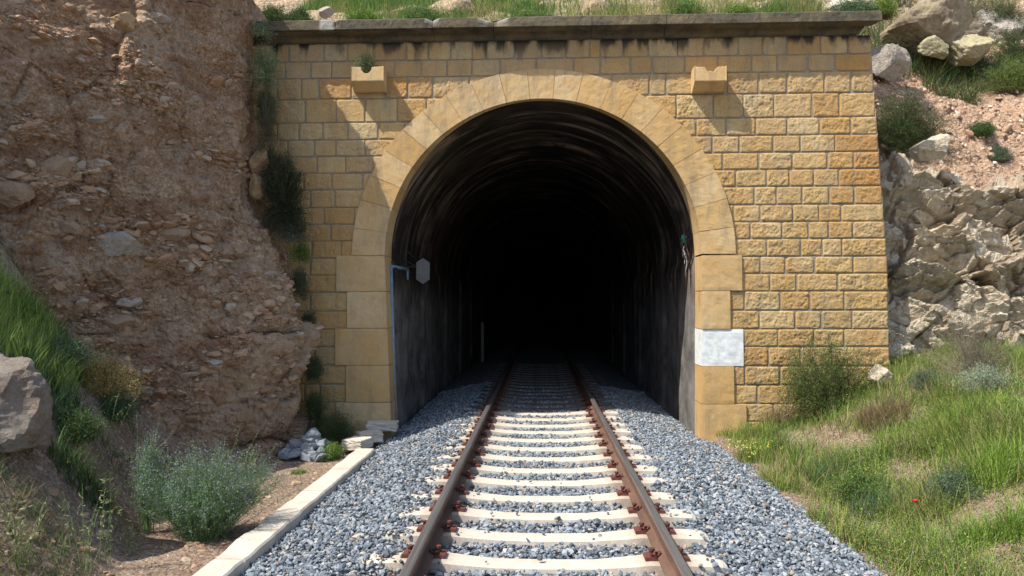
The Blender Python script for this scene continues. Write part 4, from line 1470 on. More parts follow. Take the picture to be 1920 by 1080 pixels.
# ================================================================== PLANTS
def blades(P, L, W, bend, lean, cols, r, seg=3):
    """grass blades as tapered strips; P (n,3)"""
    n = len(P)
    a = r.uniform(0, 2 * math.pi, n)
    dirv = np.stack([np.cos(a), np.sin(a), 0 * a], 1)
    side = np.stack([-np.sin(a + r.normal(0, .6, n)), np.cos(a), 0 * a], 1)
    side /= np.linalg.norm(side, axis=1)[:, None]
    V = np.zeros((n, seg * 2 + 1, 3))
    for k in range(seg + 1):
        t = k / seg
        c = P + np.outer(L * t * (1 - .25 * bend * t), [0, 0, 1]) + dirv * (L * (lean * t + bend * t * t))[:, None]
        wv = side * (W * (1 - t ** 1.5) * .5)[:, None]
        if k < seg:
            V[:, 2 * k] = c - wv; V[:, 2 * k + 1] = c + wv
        else:
            V[:, 2 * k] = c
    m_ = seg * 2 + 1
    q = np.array([[2 * k, 2 * k + 1, 2 * k + 3, 2 * k + 2] for k in range(seg - 1)])
    tr = np.array([[2 * seg - 2, 2 * seg - 1, 2 * seg]])
    off = (np.arange(n) * m_)[:, None, None]
    C = np.repeat(cols, m_, axis=0)
    return V.reshape(-1, 3), [(q[None] + off).reshape(-1, 4), (tr[None] + off).reshape(-1, 3)], C


G_BR = (.25, .38, .06); G_MID = (.125, .215, .045); G_DK = (.05, .10, .028); G_STRAW = (.42, .34, .17); G_YEL = (.33, .37, .08); G_BLUE = (.10, .17, .10); G_BROWN = (.20, .14, .085)


def pick_cols(n, pal, wts, r, var=.2):
    pal = np.array(pal); k = r.choice(len(pal), n, p=np.array(wts) / sum(wts))
    c = pal[k] * r.uniform(1 - var, 1 + var, (n, 1)) * r.uniform(1 - var * .4, 1 + var * .4, (n, 3))
    return np.concatenate([c, np.ones((n, 1))], 1)


r7 = np.random.default_rng(77)
# --- right slope grass
N = 230000
xq = r7.uniform(2.6, 9.0, N); yq = r7.uniform(3.6, 11.15, N)
e = xq - 2.75
p = np.stack([xq, yq, 0 * xq], 1)
n1 = fbm(p * 1.1, 3, 201); n2 = fbm(p * 2.6, 3, 202); n3 = fbm(p * .7, 2, 203)
q_bare = np.array(at(1560, 810, 9.6))
bare = np.exp(-(((xq - q_bare[0]) / .55) ** 2 + ((yq - q_bare[1]) / .8) ** 2))
bare2 = sstep(5.6, 4.9, yq) * sstep(3.1, 3.5, xq) * .8
prob = np.clip(.75 + n1 * .9 + n2 * .5, .15, 1) * sstep(-.22, .02, e + .12 * n2) * (1 - .93 * bare) * (1 - bare2)
keep = r7.random(N) < prob
xq, yq, n1, n2, n3, e = (a[keep] for a in (xq, yq, n1, n2, n3, e))
n = len(xq)
Pz = np.stack([xq, yq, zg(xq, yq) - .01], 1)
dry = sstep(-.05, .35, n3 + .5 * n2)
cols = pick_cols(n, [G_BR, G_MID, G_DK, G_YEL], [5, 3.5, 1.2, 2.4], r7)
dc = pick_cols(n, [G_STRAW, G_BROWN, G_MID], [3, 2, 2], r7)
m_ = r7.random(n) < dry * .5
cols[m_] = dc[m_]
L = r7.uniform(.07, .23, n) * (1 + 1.3 * np.clip(n2 + .5 * n1, -.45, 1)) * np.where(e < .1, .7, 1)
V, F, C = blades(Pz, L, r7.uniform(.004, .009, n), r7.uniform(.1, .7, n), r7.uniform(0, .45, n), cols, r7)
tag(mk('grass', V, F, M_tone, cols=C, smooth=True), 'green and straw coloured grass covering the slope right of the track', 'grass', kind='stuff')

# low leafy ground cover between the grass (same slope)
def leaves_at(P, size, r, aspect=.45, up=.4):
    n = len(P)
    d = r.normal(size=(n, 3)); d[:, 2] += up; d /= np.linalg.norm(d, axis=1)[:, None]
    s = np.cross(d, r.normal(size=(n, 3))); s /= np.linalg.norm(s, axis=1)[:, None] + 1e-9
    size = np.broadcast_to(size, (n,))
    V = np.stack([P, P + d * (size * .55)[:, None] + s * (size * aspect * .5)[:, None], P + d * size[:, None], P + d * (size * .55)[:, None] - s * (size * aspect * .5)[:, None]], 1)
    F = (np.arange(n)[:, None] * 4 + np.arange(4)[None])
    return V.reshape(-1, 3), F


N = 240000
k = r7.integers(0, n, N)
cl = r7.normal(0, .05, (N, 3)); cl[:, 2] = np.abs(r7.normal(0, .08, N))
Pg = Pz[k] + cl
cs_ = fbm(Pg * 2.3, 3, 301); sel = cs_ > -.12 + r7.uniform(-.1, .1, len(Pg)); Pg[:, 2] += np.clip(cs_, 0, .5) * r7.uniform(0, .5, len(Pg))
Pg = Pg[sel]; k = k[sel]
V, F = leaves_at(Pg, r7.uniform(.008, .023, len(Pg)), r7, .5)
tag(mk('ground_cover', V, F, M_tone, cols=np.repeat(pick_cols(len(Pg), [G_MID, G_DK, G_BR, G_BLUE, G_YEL], [4, 2, 3, 1, 1], r7), 4, axis=0)), 'small leaved weeds mixed in the grass right of the track', 'weeds', kind='stuff')


k2 = r7.choice(n, 5200)
P2 = Pz[k2]
c2_ = pick_cols(5200, [G_STRAW, G_YEL, G_BR, (.36, .33, .2)], [3, 2, 2, 2], r7)
V, F, C = blades(P2, r7.uniform(.22, .46, 5200), r7.uniform(.003, .006, 5200), r7.uniform(.1, .7, 5200), r7.uniform(0, .4, 5200), c2_, r7, seg=4)
tag(mk('grass_stalks', V, F, M_tone, cols=C, smooth=True), 'thin pale stalks standing above the grass right of the track', 'grass', kind='stuff')


def tuft(base, rad, n, L, label, pal, wts, cat='grass tuft', name='grass_tuft', group=None, bend=(.1, .6), lean=(.0, .5), W=(.004, .008), seed=1):
    r = np.random.default_rng(seed)
    a = r.uniform(0, 6.28, n); rr_ = rad * np.sqrt(r.random(n))
    P = np.stack([rr_ * np.cos(a), rr_ * np.sin(a), np.full(n, -.03)], 1)
    gx0, gy0 = P[:, 0] + base[0], P[:, 1] + base[1]
    P[:, 2] += np.clip(zg(gx0, gy0) - float(zg(np.array([base[0]]), np.array([base[1]]))[0]), -.8, .8)
    V, F, C = blades(P, r.uniform(L[0], L[1], n), r.uniform(*W, n), r.uniform(*bend, n), r.uniform(*lean, n), pick_cols(n, pal, wts, r), r, seg=4)
    o = mk(name, V, F, M_tone, cols=C, smooth=True)
    o.location = base
    return tag(o, label, cat, group)


def shrub(base, rx, ry, h, label, pal, wts, ntw=220, nl=60, leaf=(.012, .024), name='shrub', cat='shrub', seed=1, up=.5, twig=M_twigb, spike=0.0, low=.0, aspect=.45, tw=.004, group=None, curve=.25, droop=0., inner=.35, jit=.035, root=.12, tips=None):
    """branching plant: twigs run from the root to the crown, leaves along their outer part"""
    r = np.random.default_rng(seed)
    root_o = empty(name, base)
    tag(root_o, label, cat, group)
    st = MB()
    LP = []; TT = []
    for k in range(ntw):
        # target on / in the crown
        th = r.uniform(0, 2 * math.pi)
        uu = r.uniform(low, 1); el = math.asin(min(1, math.copysign(abs(uu) ** .8, uu)))
        rad = r.uniform(.55, 1.0) ** .6
        if r.random() < .08: rad *= r.uniform(1.05, 1.3)
        lob = 1 + .22 * math.sin(th * 3 + seed) + .12 * math.sin(th * 7 + el * 5 + seed * 2)
        T = np.array([rx * math.cos(th) * math.cos(el) * lob, ry * math.sin(th) * math.cos(el) * lob, h * (math.sin(el) * (1 - spike) + spike * r.uniform(.55, 1))]) * rad
        T[2] += droop * -abs(T[0])
        s0 = np.array([r.normal(0, root * rx), r.normal(0, root * ry), -.03])
        t = np.linspace(0, 1, 7)[:, None]
        mid = s0 + (T - s0) * .5 + np.array([r.normal(0, .07 * rx), r.normal(0, .07 * ry), curve * h * r.uniform(.2, .8)])
        P = (1 - t) ** 2 * s0 + 2 * t * (1 - t) * mid + t ** 2 * T
        P += r.normal(0, .012, P.shape) * t * min(1, h)
        st.tube(P, np.linspace(tw, tw * .3, 7), 3, cap=False)
        # side twiglets
        for q in range(2):
            tt = r.uniform(.45, .9); b0 = P[int(tt * 6)]
            dv = r.normal(size=3) * .5 + (T - s0) / (np.linalg.norm(T - s0) + 1e-6); dv /= np.linalg.norm(dv)
            ln = r.uniform(.12, .3) * np.linalg.norm(T - s0)
            b1 = b0 + dv * ln
            st.tube([b0, (b0 + b1) / 2 + r.normal(0, .01, 3), b1], [tw * .5, tw * .4, tw * .2], 3, cap=False)
            if nl:
                u2 = r.random(max(1, nl // 4))[:, None]
                LP.append(b0 + (b1 - b0) * u2 + r.normal(0, jit * .6, (len(u2), 3))); TT.append(u2[:, 0])
        if nl:
            u2 = r.uniform(inner, 1.03, nl)
            i = np.clip(u2 * 6, 0, 5.999); ii = i.astype(int); f = (i - ii)[:, None]
            LP.append(P[ii] * (1 - f) + P[ii + 1] * f + r.normal(0, jit, (nl, 3))); TT.append(u2)
    st.build('stem', twig, root_o)
    if nl:
        LP = np.concatenate(LP); TT = np.concatenate(TT)
        LP[:, 2] = np.maximum(LP[:, 2], .0 if low >= 0 else -9)
        n = len(LP)
        V, F = leaves_at(LP, r.uniform(*leaf, n), r, aspect, up)
        C = pick_cols(n, pal, wts, r)
        cn = fbm(LP * 5 + seed, 2, seed)
        C[:, :3] *= (1 + .35 * cn)[:, None]
        if tips is not None:
            m_ = (TT > .85) & (r.random(n) < .55)
            C[m_, :3] = np.array(tips) * r.uniform(.8, 1.2, (m_.sum(), 1))
        mk('foliage', V, F, M_tone, root_o, cols=np.repeat(C, 4, axis=0))
    return root_o


def gpt(px, py, Y):
    """ground point under the photo position px,py around depth Y"""
    q = at(px, py, Y)
    return (q.x, Y, float(zg(np.array([q.x]), np.array([Y]))[0]))


def ghit(px, py):
    """where the line of sight meets the ground"""
    for Y in np.arange(3.5, 12, .03):
        q = at(px, py, Y)
        z = float(zg(np.array([q.x]), np.array([Y]))[0])
        if q.z <= z: return (q.x, float(Y), z)
    q = at(px, py, 11.); return (q.x, 11., q.z)


# --- plants right of the track
DKB = [(.05, .095, .03), (.085, .14, .04), (.13, .20, .05), (.03, .055, .02)]
b = ghit(1550, 775)
b = (b[0], min(b[1], 10.7), b[2])
shrub(b, .82, .45, 1.3, 'dense dark green bush at the foot of the right portal wall', [(.06, .11, .03), (.10, .16, .04), (.17, .26, .05), (.035, .065, .02)], [3, 4, 4, 1.2], 330, 62, (.014, .028), 'bush', 'bush', 2, low=.0, curve=.0, spike=.15, root=.3)
shrub(gpt(1830, 668, 9.8), .7, .4, 1.15, 'dry grey leafless bush in front of the rock face', [G_STRAW, G_MID], [1, 1], 330, 3, (.01, .018), 'dry_bush', 'bush', 5, twig=M_twig, tw=.0028, curve=.1)
shrub(ghit(1845, 742), .36, .3, .42, 'silvery pale green plant among the grass below the rock face', [(.30, .36, .24), (.40, .46, .33), (.2, .27, .15)], [2, 2, 1], 130, 55, (.012, .022), 'silver_plant', 'plant', 8, spike=.3)
shrub(ghit(1740, 735), .3, .3, .34, 'blue green low shrub between the bush and the silvery plant', [(.09, .15, .11), (.13, .2, .15), (.05, .09, .06)], [2, 2, 1], 120, 50, (.010, .018), 'low_shrub', 'shrub', 9, spike=.2)
shrub(ghit(1690, 690), .34, .25, .36, 'mid green low shrub just right of the dark bush', [G_MID, G_BR, G_DK], [2, 2, 2], 120, 50, (.012, .022), 'low_shrub', 'shrub', 19)
shrub(ghit(1790, 680), .34, .25, .42, 'yellow green low shrub at the foot of the rock face', [G_YEL, G_BR, G_MID], [2, 2, 1], 120, 45, (.012, .022), 'low_shrub', 'shrub', 29)
for k, (px, py, rad, n_, L, pal, wts, lab) in enumerate((
        (1660, 800, .26, 900, (.2, .42), [G_STRAW, G_BROWN, (.3, .22, .13)], [1, 3, 2], 'dense brown dry grass tuft above the bare soil patch'),
        (1630, 795, .16, 300, (.2, .38), [G_STRAW, G_BROWN], [2, 2], 'smaller straw tuft left of the dense brown one'),
        (1455, 805, .2, 520, (.2, .45), [G_STRAW, G_BROWN, (.33, .25, .15)], [1, 3, 1], 'brown dry grass tuft against the foot of the right wall'),
        (1720, 850, .25, 520, (.2, .38), [G_STRAW, G_MID, G_BROWN], [3, 2, 1], 'straw and green mixed tuft in the middle of the slope'),
        (1870, 900, .24, 560, (.25, .5), [G_BR, G_MID], [3, 1], 'tall bright green tuft near the right edge of the view'),
        (1420, 862, .18, 330, (.2, .42), [G_BR, G_MID, G_YEL], [2, 2, 1], 'green tuft with yellow flowers beside the ballast edge'),
        (1500, 865, .14, 140, (.28, .55), [G_MID, G_BR], [2, 1], 'upright reed like tuft beside the bare soil patch'),
        (1460, 850, .12, 110, (.28, .5), [G_MID, G_DK], [2, 1], 'thin upright green tuft left of the reed like tuft'),
        (1830, 1020, .16, 420, (.18, .34), [G_BR, G_MID], [2, 1], 'bright green tuft low in the right corner of the view'),
        (1725, 1030, .12, 300, (.14, .28), [G_BR, G_MID, G_YEL], [2, 2, 1], 'small bright tuft at the ballast edge near bottom right'),
        (1905, 1000, .14, 380, (.2, .36), [G_BR, G_MID], [2, 1], 'bright green tuft cut by the right edge of the view'),
        (1560, 900, .24, 620, (.18, .34), [G_MID, G_DK, G_BLUE], [3, 1, 2], 'dark green tuft in the lower middle of the slope'),
        (1640, 960, .22, 560, (.16, .30), [G_MID, G_DK, G_BLUE], [2, 1, 3], 'blue green tuft left of the red poppy'))):
    tuft(ghit(px, py), rad, n_, L, lab, pal, wts, group='grass tufts on the right slope', seed=500 + k)
b = ghit(1600, 905)
shrub(ghit(1620, 930), .4, .3, .26, 'spreading green weed beside the ballast at lower right', [G_MID, (.08, .15, .05), G_BR], [3, 2, 1], 120, 60, (.014, .026), 'green_weed', 'plant', 41)
shrub(ghit(1790, 935), .3, .3, .28, 'feathery blue green weed right of the red poppy', [G_BLUE, (.12, .2, .12)], [2, 1], 110, 60, (.010, .022), 'green_weed', 'plant', 42)

# yellow flowers and the poppy
b = ghit(1412, 868)
fl = empty('yellow_flowers', b)
st = MB(); pt = MB(); rf = np.random.default_rng(9)
for k in range(40):
    x, y = rf.normal(0, .16), rf.normal(0, .16); h = rf.uniform(.12, .3)
    st.tube([(x * .6, y * .6, -.02), (x, y, h)], .0015, 3, cap=False)
    for q in range(2):
        c = np.array([x, y, h]) + rf.normal(0, .012, 3)
        t5 = np.arange(5) * 1.2566
        pt.add(np.stack([c[0] + .008 * np.cos(t5), c[1] + .005 * np.sin(t5), c[2] + .006 * np.sin(t5)], 1), [[0, 1, 2, 3, 4]])
M_yellow = Mat('yellow_petal', .6).color((.55, .47, .08)).m
M_red = Mat('red_petal', .6).color((.6, .03, .015)).m
st.build('stem', M_greenstem, fl); pt.build('petals', M_yellow, fl)
tag(fl, 'cluster of small yellow flowers beside the ballast near the right wall', 'flowers')
b = ghit(1712, 985)
pp = empty('poppy', b)
mb = MB(); t = np.linspace(0, 1, 6)
mb.tube(np.stack([.02 * t ** 2, 0 * t, .22 * t - .02], 1), .002, 4); mb.build('stem', M_greenstem, pp)
mb = MB()
for k in range(4):
    a = k * math.pi / 2
    u = np.linspace(-1, 1, 5); vv = np.linspace(0, 1, 4)
    Pq = np.array([[(.02 + .025 * v2 * math.cos(a + .75 * u1), .025 * v2 * math.sin(a + .75 * u1), .2 + .024 * v2 ** 2 + .003 * math.sin(u1 * 5)) for v2 in vv] for u1 in u])
    mb.add(Pq.reshape(-1, 3), gridF(5, 4))
mb.build('petal', M_red, pp)
tag(pp, 'single red poppy in the grass at lower right', 'flower')

# --- plants of the upper right hillside
def hpt(px, py, Y=None):
    """nearest hillside point on the line of sight"""
    o0 = np.array(CAM); dd = np.array(at(px, py, 10.)) - o0; dd /= np.linalg.norm(dd)
    v = HV - o0; t = v @ dd
    dist = np.linalg.norm(v - t[:, None] * dd, axis=1)
    c = np.where((dist < .12) & (t > 0))[0]
    if not len(c): c = np.array([int(np.argmin(dist))])
    i = c[int(np.argmin(t[c]))]
    return tuple(HV[i])


shrub(hpt(1695, 262), .85, .4, 1.05, 'dark green bush hanging over the rocks behind the right wall edge', DKB, [3, 3, 1, 2], 560, 75, (.012, .022), 'bush', 'bush', 51, curve=.05, low=-.35)
shrub(hpt(1660, 130), .36, .25, .34, 'small leafy bush below the white rock behind the wall end', [(.12, .17, .05), (.07, .1, .035), (.2, .24, .1)], [3, 2, 1], 130, 50, (.014, .026), 'bush', 'bush', 52)
shrub(hpt(1830, 128), .7, .35, .5, 'long blue green bush along the top edge of the scree', [(.07, .13, .07), (.1, .18, .09), (.04, .07, .03)], [3, 2, 2], 200, 60, (.012, .022), 'bush', 'bush', 53)
shrub(hpt(1905, 165), .6, .4, .75, 'bright green bush at the right end of the scree top', [G_BR, G_MID, G_DK], [2, 3, 2], 240, 60, (.012, .022), 'bush', 'bush', 54)
shrub(hpt(1885, 60), .65, .4, 1.0, 'dark green bush in the upper right corner of the view', DKB, [3, 3, 2, 2], 220, 60, (.014, .024), 'bush', 'bush', 55)
shrub(hpt(1880, 290), .3, .2, .26, 'small grey green plant above the right part of the rock face', [G_BLUE, (.2, .24, .14)], [2, 1], 100, 40, (.012, .022), 'low_shrub', 'shrub', 56)
shrub(hpt(1840, 40), .5, .3, .55, 'dry grey brush right of the huge rock', [G_STRAW, (.22, .22, .14)], [1, 2], 260, 14, (.012, .022), 'dry_bush', 'bush', 57, twig=M_twig, tw=.003)

vis = np.where((HV[:, 0] > 5.0) & (HV[:, 0] < 12) & (HV[:, 1] > 13.8) & (HV[:, 1] < 20))[0]
bn_ = fbm(HV[vis] * 1.3, 3, 501); vis = vis[bn_ > -.02]
pk = r7.choice(vis, 16000); Pb = HV[pk] + r7.normal(0, .05, (16000, 3))
n2 = fbm(Pb * 1.0, 2, 502)
cc = pick_cols(16000, [G_DK, G_MID, G_BROWN, G_STRAW, G_BLUE], [4, 3, 2, 1, 2], r7)
V, F, C = blades(Pb, r7.uniform(.12, .42, 16000), r7.uniform(.006, .014, 16000), r7.uniform(.1, .8, 16000), r7.uniform(0, .8, 16000), cc, r7)
tag(mk('hill_brush', V, F, M_tone, cols=C, smooth=True), 'tangled brush on the slope above the scree', 'brush', kind='stuff')
for k, (px, py, w_, h_, lab) in enumerate(((1780, 140, .6, .5, 'dark green bush along the scree top left of the blue green one'),
                                         (1905, 110, .65, .85, 'dark bush at the right edge above the bright green one'),
                                         (1700, 95, .3, .4, 'dark bush in the hollow left of the lichen rock'),
                                         (1790, 20, .5, .5, 'dark bush at the top edge right of the huge rock'),
                                         (1850, 245, .2, .16, 'tiny blue grey tuft like shrub in the middle of the scree'))):
    shrub(hpt(px, py), w_, .3, h_, lab, DKB, [3, 3, 2, 2], 200, 60, (.014, .026), 'bush', 'bush', 970 + k, low=-.2, group='dark bushes above the scree')
# --- vegetation on the hill above the cornice
N = 70000
xq = r7.uniform(-4.6, 5.0, N); yq = r7.uniform(12.2, 14.6, N)
from mathutils.bvhtree import BVHTree
sub = (HV[:, 0] > -7)
n1 = fbm(np.stack([xq * .9, yq, 0 * xq], 1), 3, 401); n2 = fbm(np.stack([xq * 2.6, yq * 2, 0 * xq], 1), 3, 402)
zh = np.interp(yq, [11.8, 12.3, 13.0, 17], [5.78, 6.12, 6.75, 9.4])
soil = np.exp(-((xq - .35) / .35) ** 2) + np.exp(-((xq - 2.0) / .45) ** 2)
keep = r7.random(N) < np.clip(.65 + n1, .15, 1) * (1 - .8 * np.clip(soil, 0, 1))
xq, yq, zh, n1, n2 = (a[keep] for a in (xq, yq, zh, n1, n2)); n = len(xq)
cols = pick_cols(n, [G_BR, G_MID, G_DK, G_BLUE], [2, 4, 2, 2], r7)
dc = pick_cols(n, [G_STRAW, G_YEL, G_BROWN], [3, 2, 1], r7)
m_ = r7.random(n) < sstep(-.1, .4, n2 + .3 * sstep(-1, 1.5, xq)) * .6
cols[m_] = dc[m_]
V, F, C = blades(np.stack([xq, yq, zh - .02], 1), r7.uniform(.10, .32, n), r7.uniform(.005, .011, n), r7.uniform(.1, .7, n), r7.uniform(0, .5, n), cols, r7)
tag(mk('hill_grass', V, F, M_tone, cols=C, smooth=True), 'grass growing on the hillside above the cornice', 'grass', kind='stuff')
for k, (px, w_, h, pal, lab) in enumerate(((510, .45, .42, DKB, 'dark shaded bush above the left end of the cornice'),
                                          (560, .3, .34, DKB, 'second dark bush above the left end of the cornice, right of the first'),
                                          (680, .4, .3, [G_BR, G_MID, G_DK, G_BR], 'bright green bush above the cornice over the left corbel'),
                                          (790, .42, .32, [G_BLUE, G_MID, G_DK, G_BR], 'blue green bush above the chipped cornice joint'),
                                          (1000 - 15, .25, .24, [G_BLUE, G_MID, G_BR, G_YEL], 'small pale green bush above the cornice over the keystone'),
                                          (1290, .36, .34, [G_BLUE, G_MID, G_DK, G_BR], 'leafy green bush above the cornice left of the right corbel'),
                                          (1385, .34, .28, [G_BR, G_MID, G_DK, G_YEL], 'yellow green bush above the cornice right of the right corbel'),
                                          (1600, .45, .36, [G_BLUE, (.16, .22, .14), G_MID, G_DK], 'grey green bush above the right end of the cornice'),
                                          (1655, .28, .34, [G_BR, G_YEL, G_MID, G_DK], 'bright green bush just beyond the right end of the cornice'))):
    q = at(px, 20, 12.9)
    shrub((q.x, 12.9, 6.62), w_, .28, h, lab, pal, [2, 3, 2, 2], 170, 60, (.016, .03), 'bush', 'bush', 600 + k, group='bushes above the cornice')

# --- plants of the left bank
shrub(at(532, 385, 10.5), .34, .30, .88, 'very dark hanging bush between the bank and the portal wall', [(.035, .055, .025), (.05, .075, .03), (.02, .03, .015)], [3, 2, 2], 420, 70, (.014, .026), 'bush', 'bush', 71, curve=.05, low=-.45)
shrub(at(545, 440, 10.5), .32, .25, .28, 'pale leaved plant below the dark hanging bush', [(.14, .18, .13), (.22, .26, .2), (.07, .1, .06)], [3, 1, 2], 100, 40, (.014, .024), 'plant', 'plant', 72, low=-.5)
shrub(at(566, 480, 10.6), .16, .15, .22, 'small bright green plant on the bank edge by the wall', [G_MID, G_DK, G_BR], [3, 2, 1], 50, 40, (.014, .026), 'plant', 'plant', 73, low=-.5)
shrub(at(497, 142, 10.5), .26, .2, .55, 'pale flowering plant below the left end of the cornice', [(.30, .34, .16), (.42, .44, .28), (.16, .2, .09)], [2, 2, 2], 110, 40, (.014, .026), 'plant', 'plant', 74, low=-.5, twig=M_greenstem)
shrub(at(490, 60, 10.5), .26, .2, .24, 'thin pale sprig hanging over the left end of the cornice', [(.30, .34, .2), (.2, .24, .14)], [1, 1], 34, 26, (.014, .024), 'plant', 'plant', 75, low=-.6, twig=M_greenstem, spike=.1)
shrub(at(500, 250, 10.5), .2, .25, .8, 'straggly grey green plant in the gap beside the bank', [(.07, .1, .06), (.12, .15, .09)], [2, 1], 100, 40, (.012, .022), 'plant', 'plant', 76, low=-.6)
for k, (px, py, w_, h_, pal, lab) in enumerate(((500, 190, .17, .4, ((.16, .2, .09), (.09, .13, .06)), 'grey green plant on the seam below the pale flowering one'),
                                                (506, 300, .2, .4, ((.08, .11, .06), (.13, .16, .1)), 'straggly plant on the seam above the dark hanging bush'),
                                                (560, 520, .16, .35, ((.07, .1, .05), (.11, .15, .08)), 'dim plant on the seam level with the arch springing'),
                                                (578, 600, .14, .32, ((.06, .09, .04), (.1, .13, .07)), 'small dim plant on the seam halfway down the wall'),
                                                (588, 680, .14, .3, ((.07, .1, .045), (.12, .15, .08)), 'small plant on the seam low beside the wall'),
                                                (592, 750, .18, .36, ((.06, .11, .04), (.1, .16, .06)), 'green plant in the seam just above the soil'))):
    shrub(at(px, py + 20, 10.65), w_, .2, h_, lab, pal, [2, 1], 90, 45, (.012, .024), 'seam_plant', 'plant', 900 + k, low=-.5, group='plants in the seam between bank and wall')
b = gpt(630, 845, 10.45)
shrub(b, .30, .26, .58, 'bushy green plant at the foot of the left pillar', [G_MID, G_DK, (.06, .11, .04)], [2, 2, 2], 190, 55, (.010, .020), 'green_plant', 'plant', 77, spike=.25)
shrub(gpt(600, 800, 10.7), .2, .2, .5, 'dark slender plant in the corner of bank and portal wall', [G_DK, (.06, .1, .04)], [2, 1], 80, 40, (.010, .020), 'green_plant', 'plant', 78, spike=.4)
# the big grey green shrub with lavender tips
b = (-2.98, 6.35, float(zg(np.array([-2.98]), np.array([6.35]))[0]))
SG = [(.13, .23, .11), (.20, .31, .16), (.08, .15, .06), (.26, .35, .22)]
shrub(b, .72, .42, .95, 'large feathery grey green shrub with lavender tips beside the kerb', SG, [3, 3, 2, 1], 430, 85, (.009, .018), 'feathery_shrub', 'shrub', 81, twig=M_greenstem, spike=.62, curve=.0, jit=.015, tw=.003, inner=.15, tips=(.30, .33, .40), low=.0)
q = at(275, 925, 6.45)
shrub((q.x, 6.45, float(zg(np.array([q.x]), np.array([6.45]))[0])), .16, .14, 1.05, 'tall spiky stalked plant rising at the left of the feathery shrub', SG, [2, 2, 1, 1], 60, 90, (.008, .016), 'tall_plant', 'plant', 82, twig=M_greenstem, spike=.6, curve=.0, jit=.02, tips=(.32, .33, .42), low=.5)
# dry cushion shrub
b = ghit(190, 745)
shrub(b, .38, .32, .46, 'round yellowish dry cushion shrub on the left slope', [(.58, .44, .15), (.46, .36, .13), (.68, .54, .24), (.3, .28, .10)], [3, 2, 2, 1], 300, 60, (.010, .018), 'cushion_shrub', 'shrub', 83, spike=.1, inner=.6)
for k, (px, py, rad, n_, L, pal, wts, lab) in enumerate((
        (30, 625, .5, 2600, (.12, .36), [(.34, .48, .12), G_BR, (.42, .48, .2)], [3, 2, 2], 'tall bright green grass clump at the left edge above the boulder'),  # sunlit look put into brighter blade colours, clump stands in shade
        (95, 640, .32, 900, (.12, .3), [G_MID, G_DK, G_BR], [3, 2, 1], 'darker green grass clump right of the bright one'),
        (110, 760, .3, 600, (.15, .36), [G_BLUE, G_MID, G_DK], [3, 2, 1], 'blue green grass clump right of the boulder'),
        (260, 680, .25, 500, (.15, .34), [G_MID, G_DK, G_BROWN], [3, 3, 2], 'dark grass clump right of the cushion shrub'),
        (320, 745, .3, 600, (.15, .38), [G_MID, G_DK, G_BROWN, G_STRAW], [2, 3, 2, 1], 'tangled dark and dry grass clump at the foot of the bank'),
        (180, 640, .25, 400, (.15, .35), [G_BROWN, G_DK, G_MID], [3, 3, 1], 'brown grass clump above the cushion shrub'),
        (150, 900, .25, 380, (.15, .3), [G_DK, G_MID], [3, 1], 'shaded grass clump under the boulder'),
        (560, 888, .09, 200, (.05, .10), [G_MID, G_DK, G_BR], [3, 1, 1], 'small moss green tuft in front of the rubble heap'))):
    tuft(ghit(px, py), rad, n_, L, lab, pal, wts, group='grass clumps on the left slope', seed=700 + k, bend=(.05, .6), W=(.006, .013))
# wild oats and thin weeds in the foreground
def weed(base, n, h, label, seed, pal=((.2, .26, .09), (.32, .33, .17)), spread=.25, leaf=.05):
    r = np.random.default_rng(seed)
    root_o = empty('weed', base); tag(root_o, label, 'weed')
    st = MB(); L_ = MB()
    for k in range(n):
        a = r.uniform(0, 6.28); hh_ = h * r.uniform(.6, 1.1)
        tip = np.array([math.cos(a), math.sin(a), 0]) * spread * r.uniform(.2, 1) + np.array([0, 0, hh_])
        t = np.linspace(0, 1, 8)[:, None]
        P = np.array([r.normal(0, .04), r.normal(0, .04), -.03]) * (1 - t) + tip * t + np.array([0, 0, .12 * h]) * np.sin(t * 3.14)
        st.tube(P, np.linspace(.0026, .001, 8), 3, cap=False)
        m2 = 16
        u2 = r.uniform(.25, 1, m2); i = np.clip(u2 * 7, 0, 6.99).astype(int)
        B = P[i]
        V, F = leaves_at(B, r.uniform(leaf * .4, leaf, m2), r, .22, .3)
        c = np.array(pal[k % len(pal)])
        L_.add(V, F, np.concatenate([np.repeat((c * r.uniform(.8, 1.2, (m2, 1))), 4, axis=0), np.ones((m2 * 4, 1))], 1))
    st.build('stem', M_greenstem, root_o); L_.build('foliage', M_tone, root_o)
    return root_o


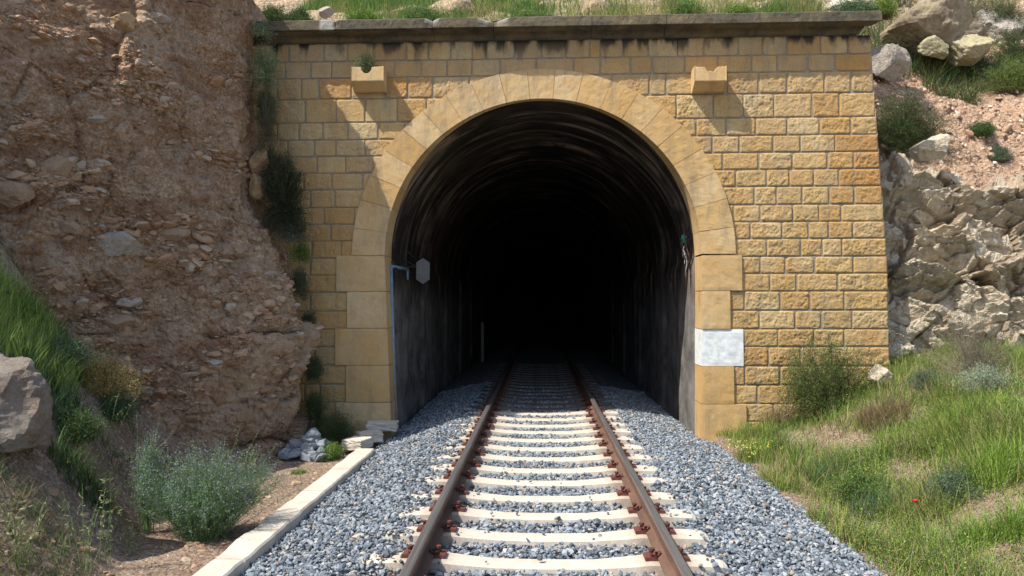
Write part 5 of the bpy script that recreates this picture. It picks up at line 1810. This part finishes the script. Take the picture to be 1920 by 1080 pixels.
weed(ghit(150, 1075), 9, .62, 'tall thin pale weed with seed heads in the left foreground', 801)
weed(ghit(190, 1060), 8, .7, 'leafy pale green weed left of the feathery shrub', 802, spread=.3)
weed(ghit(50, 1078), 14, .5, 'wild oats at the bottom left corner of the view', 803, ((.35, .33, .18), (.26, .28, .12)))
weed(ghit(465, 905), 6, .42, 'slender bright green weed right of the feathery shrub', 804, ((.22, .3, .09),), .2)
weed(ghit(200, 830), 6, .5, 'leaning yellow flowered weed below the cushion shrub', 805, ((.28, .32, .12), (.36, .36, .2)), .45, .035)
weed(ghit(320, 800), 9, .35, 'dry straw coloured weed above the feathery shrub', 806, ((.38, .3, .15),), .4, .03)
weed(ghit(250, 1040), 7, .3, 'low leafy weed on the soil near the kerb', 807)
for k, (px, py, w_, h_, pal, lab) in enumerate(((120, 690, .3, .38, SG, 'grey green shrub between the boulder and the cushion shrub'),
                                                (255, 655, .22, .34, [G_MID, G_DK, G_BLUE, G_BR], 'dark green shrub right behind the cushion shrub'),
                                                (330, 720, .28, .34, [G_DK, G_MID, G_BLUE, G_DK], 'dark low shrub where the slope meets the bank'),
                                                (215, 790, .3, .32, [G_BLUE, G_DK, SG[0], SG[2]], 'blue green low shrub below the cushion shrub'),
                                                (140, 830, .26, .3, [G_DK, G_MID, SG[2], G_BLUE], 'shaded green shrub right of the boulder'),
                                                (620, 860, .14, .2, [G_MID, G_BR, G_DK, G_MID], 'small green plant at the foot of the bushy green plant'))):
    shrub(ghit(px, py), w_, .24, h_, lab, pal, [2, 2, 1, 1], 170, 50, (.010, .022), 'slope_shrub', 'shrub', 950 + k, spike=.25, group='shrubs on the left slope')
# sparse grass on the left slope
N = 70000
xq = r7.uniform(-6.2, -2.6, N); yq = r7.uniform(3.8, 10.8, N)
dd_ = xfoot(yq) - xq
qc = ghit(190, 745)
p = np.stack([xq, yq, 0 * xq], 1)
n1 = fbm(p * 1.4, 3, 211)
prob = np.clip((n1 * 1.6 + .35) * sstep(-.1, .6, dd_) * np.interp(yq, [4, 7.5, 9, 10.8], [1, 1, .3, .3]), 0.015, 1)
keep = (r7.random(N) < prob) & (np.hypot(xq - qc[0] - .1, yq - qc[1] + .25) > .42)
xq, yq, n1 = xq[keep], yq[keep], n1[keep]; n = len(xq)
V, F, C = blades(np.stack([xq, yq, zg(xq, yq) - .01], 1), r7.uniform(.05, .19, n), r7.uniform(.003, .007, n), r7.uniform(.2, .9, n), r7.uniform(0, .6, n),
                 pick_cols(n, [G_MID, G_DK, G_BROWN, G_STRAW], [3, 3, 2, 1.5], r7), r7)
tag(mk('slope_grass', V, F, M_tone, cols=C, smooth=True), 'sparse green and brown grass on the slope below the earth bank', 'grass', kind='stuff')
# plant in the left corbel
q = at(687, 132, WY - .14)
shrub((q.x, q.y, q.z - .02), .2, .12, .36, 'small leafy plant growing out of the left corbel', [(.14, .18, .08), (.22, .26, .13), (.08, .1, .05)], [2, 2, 2], 60, 40, (.014, .026), 'corbel_plant', 'plant', 91, twig=M_greenstem)
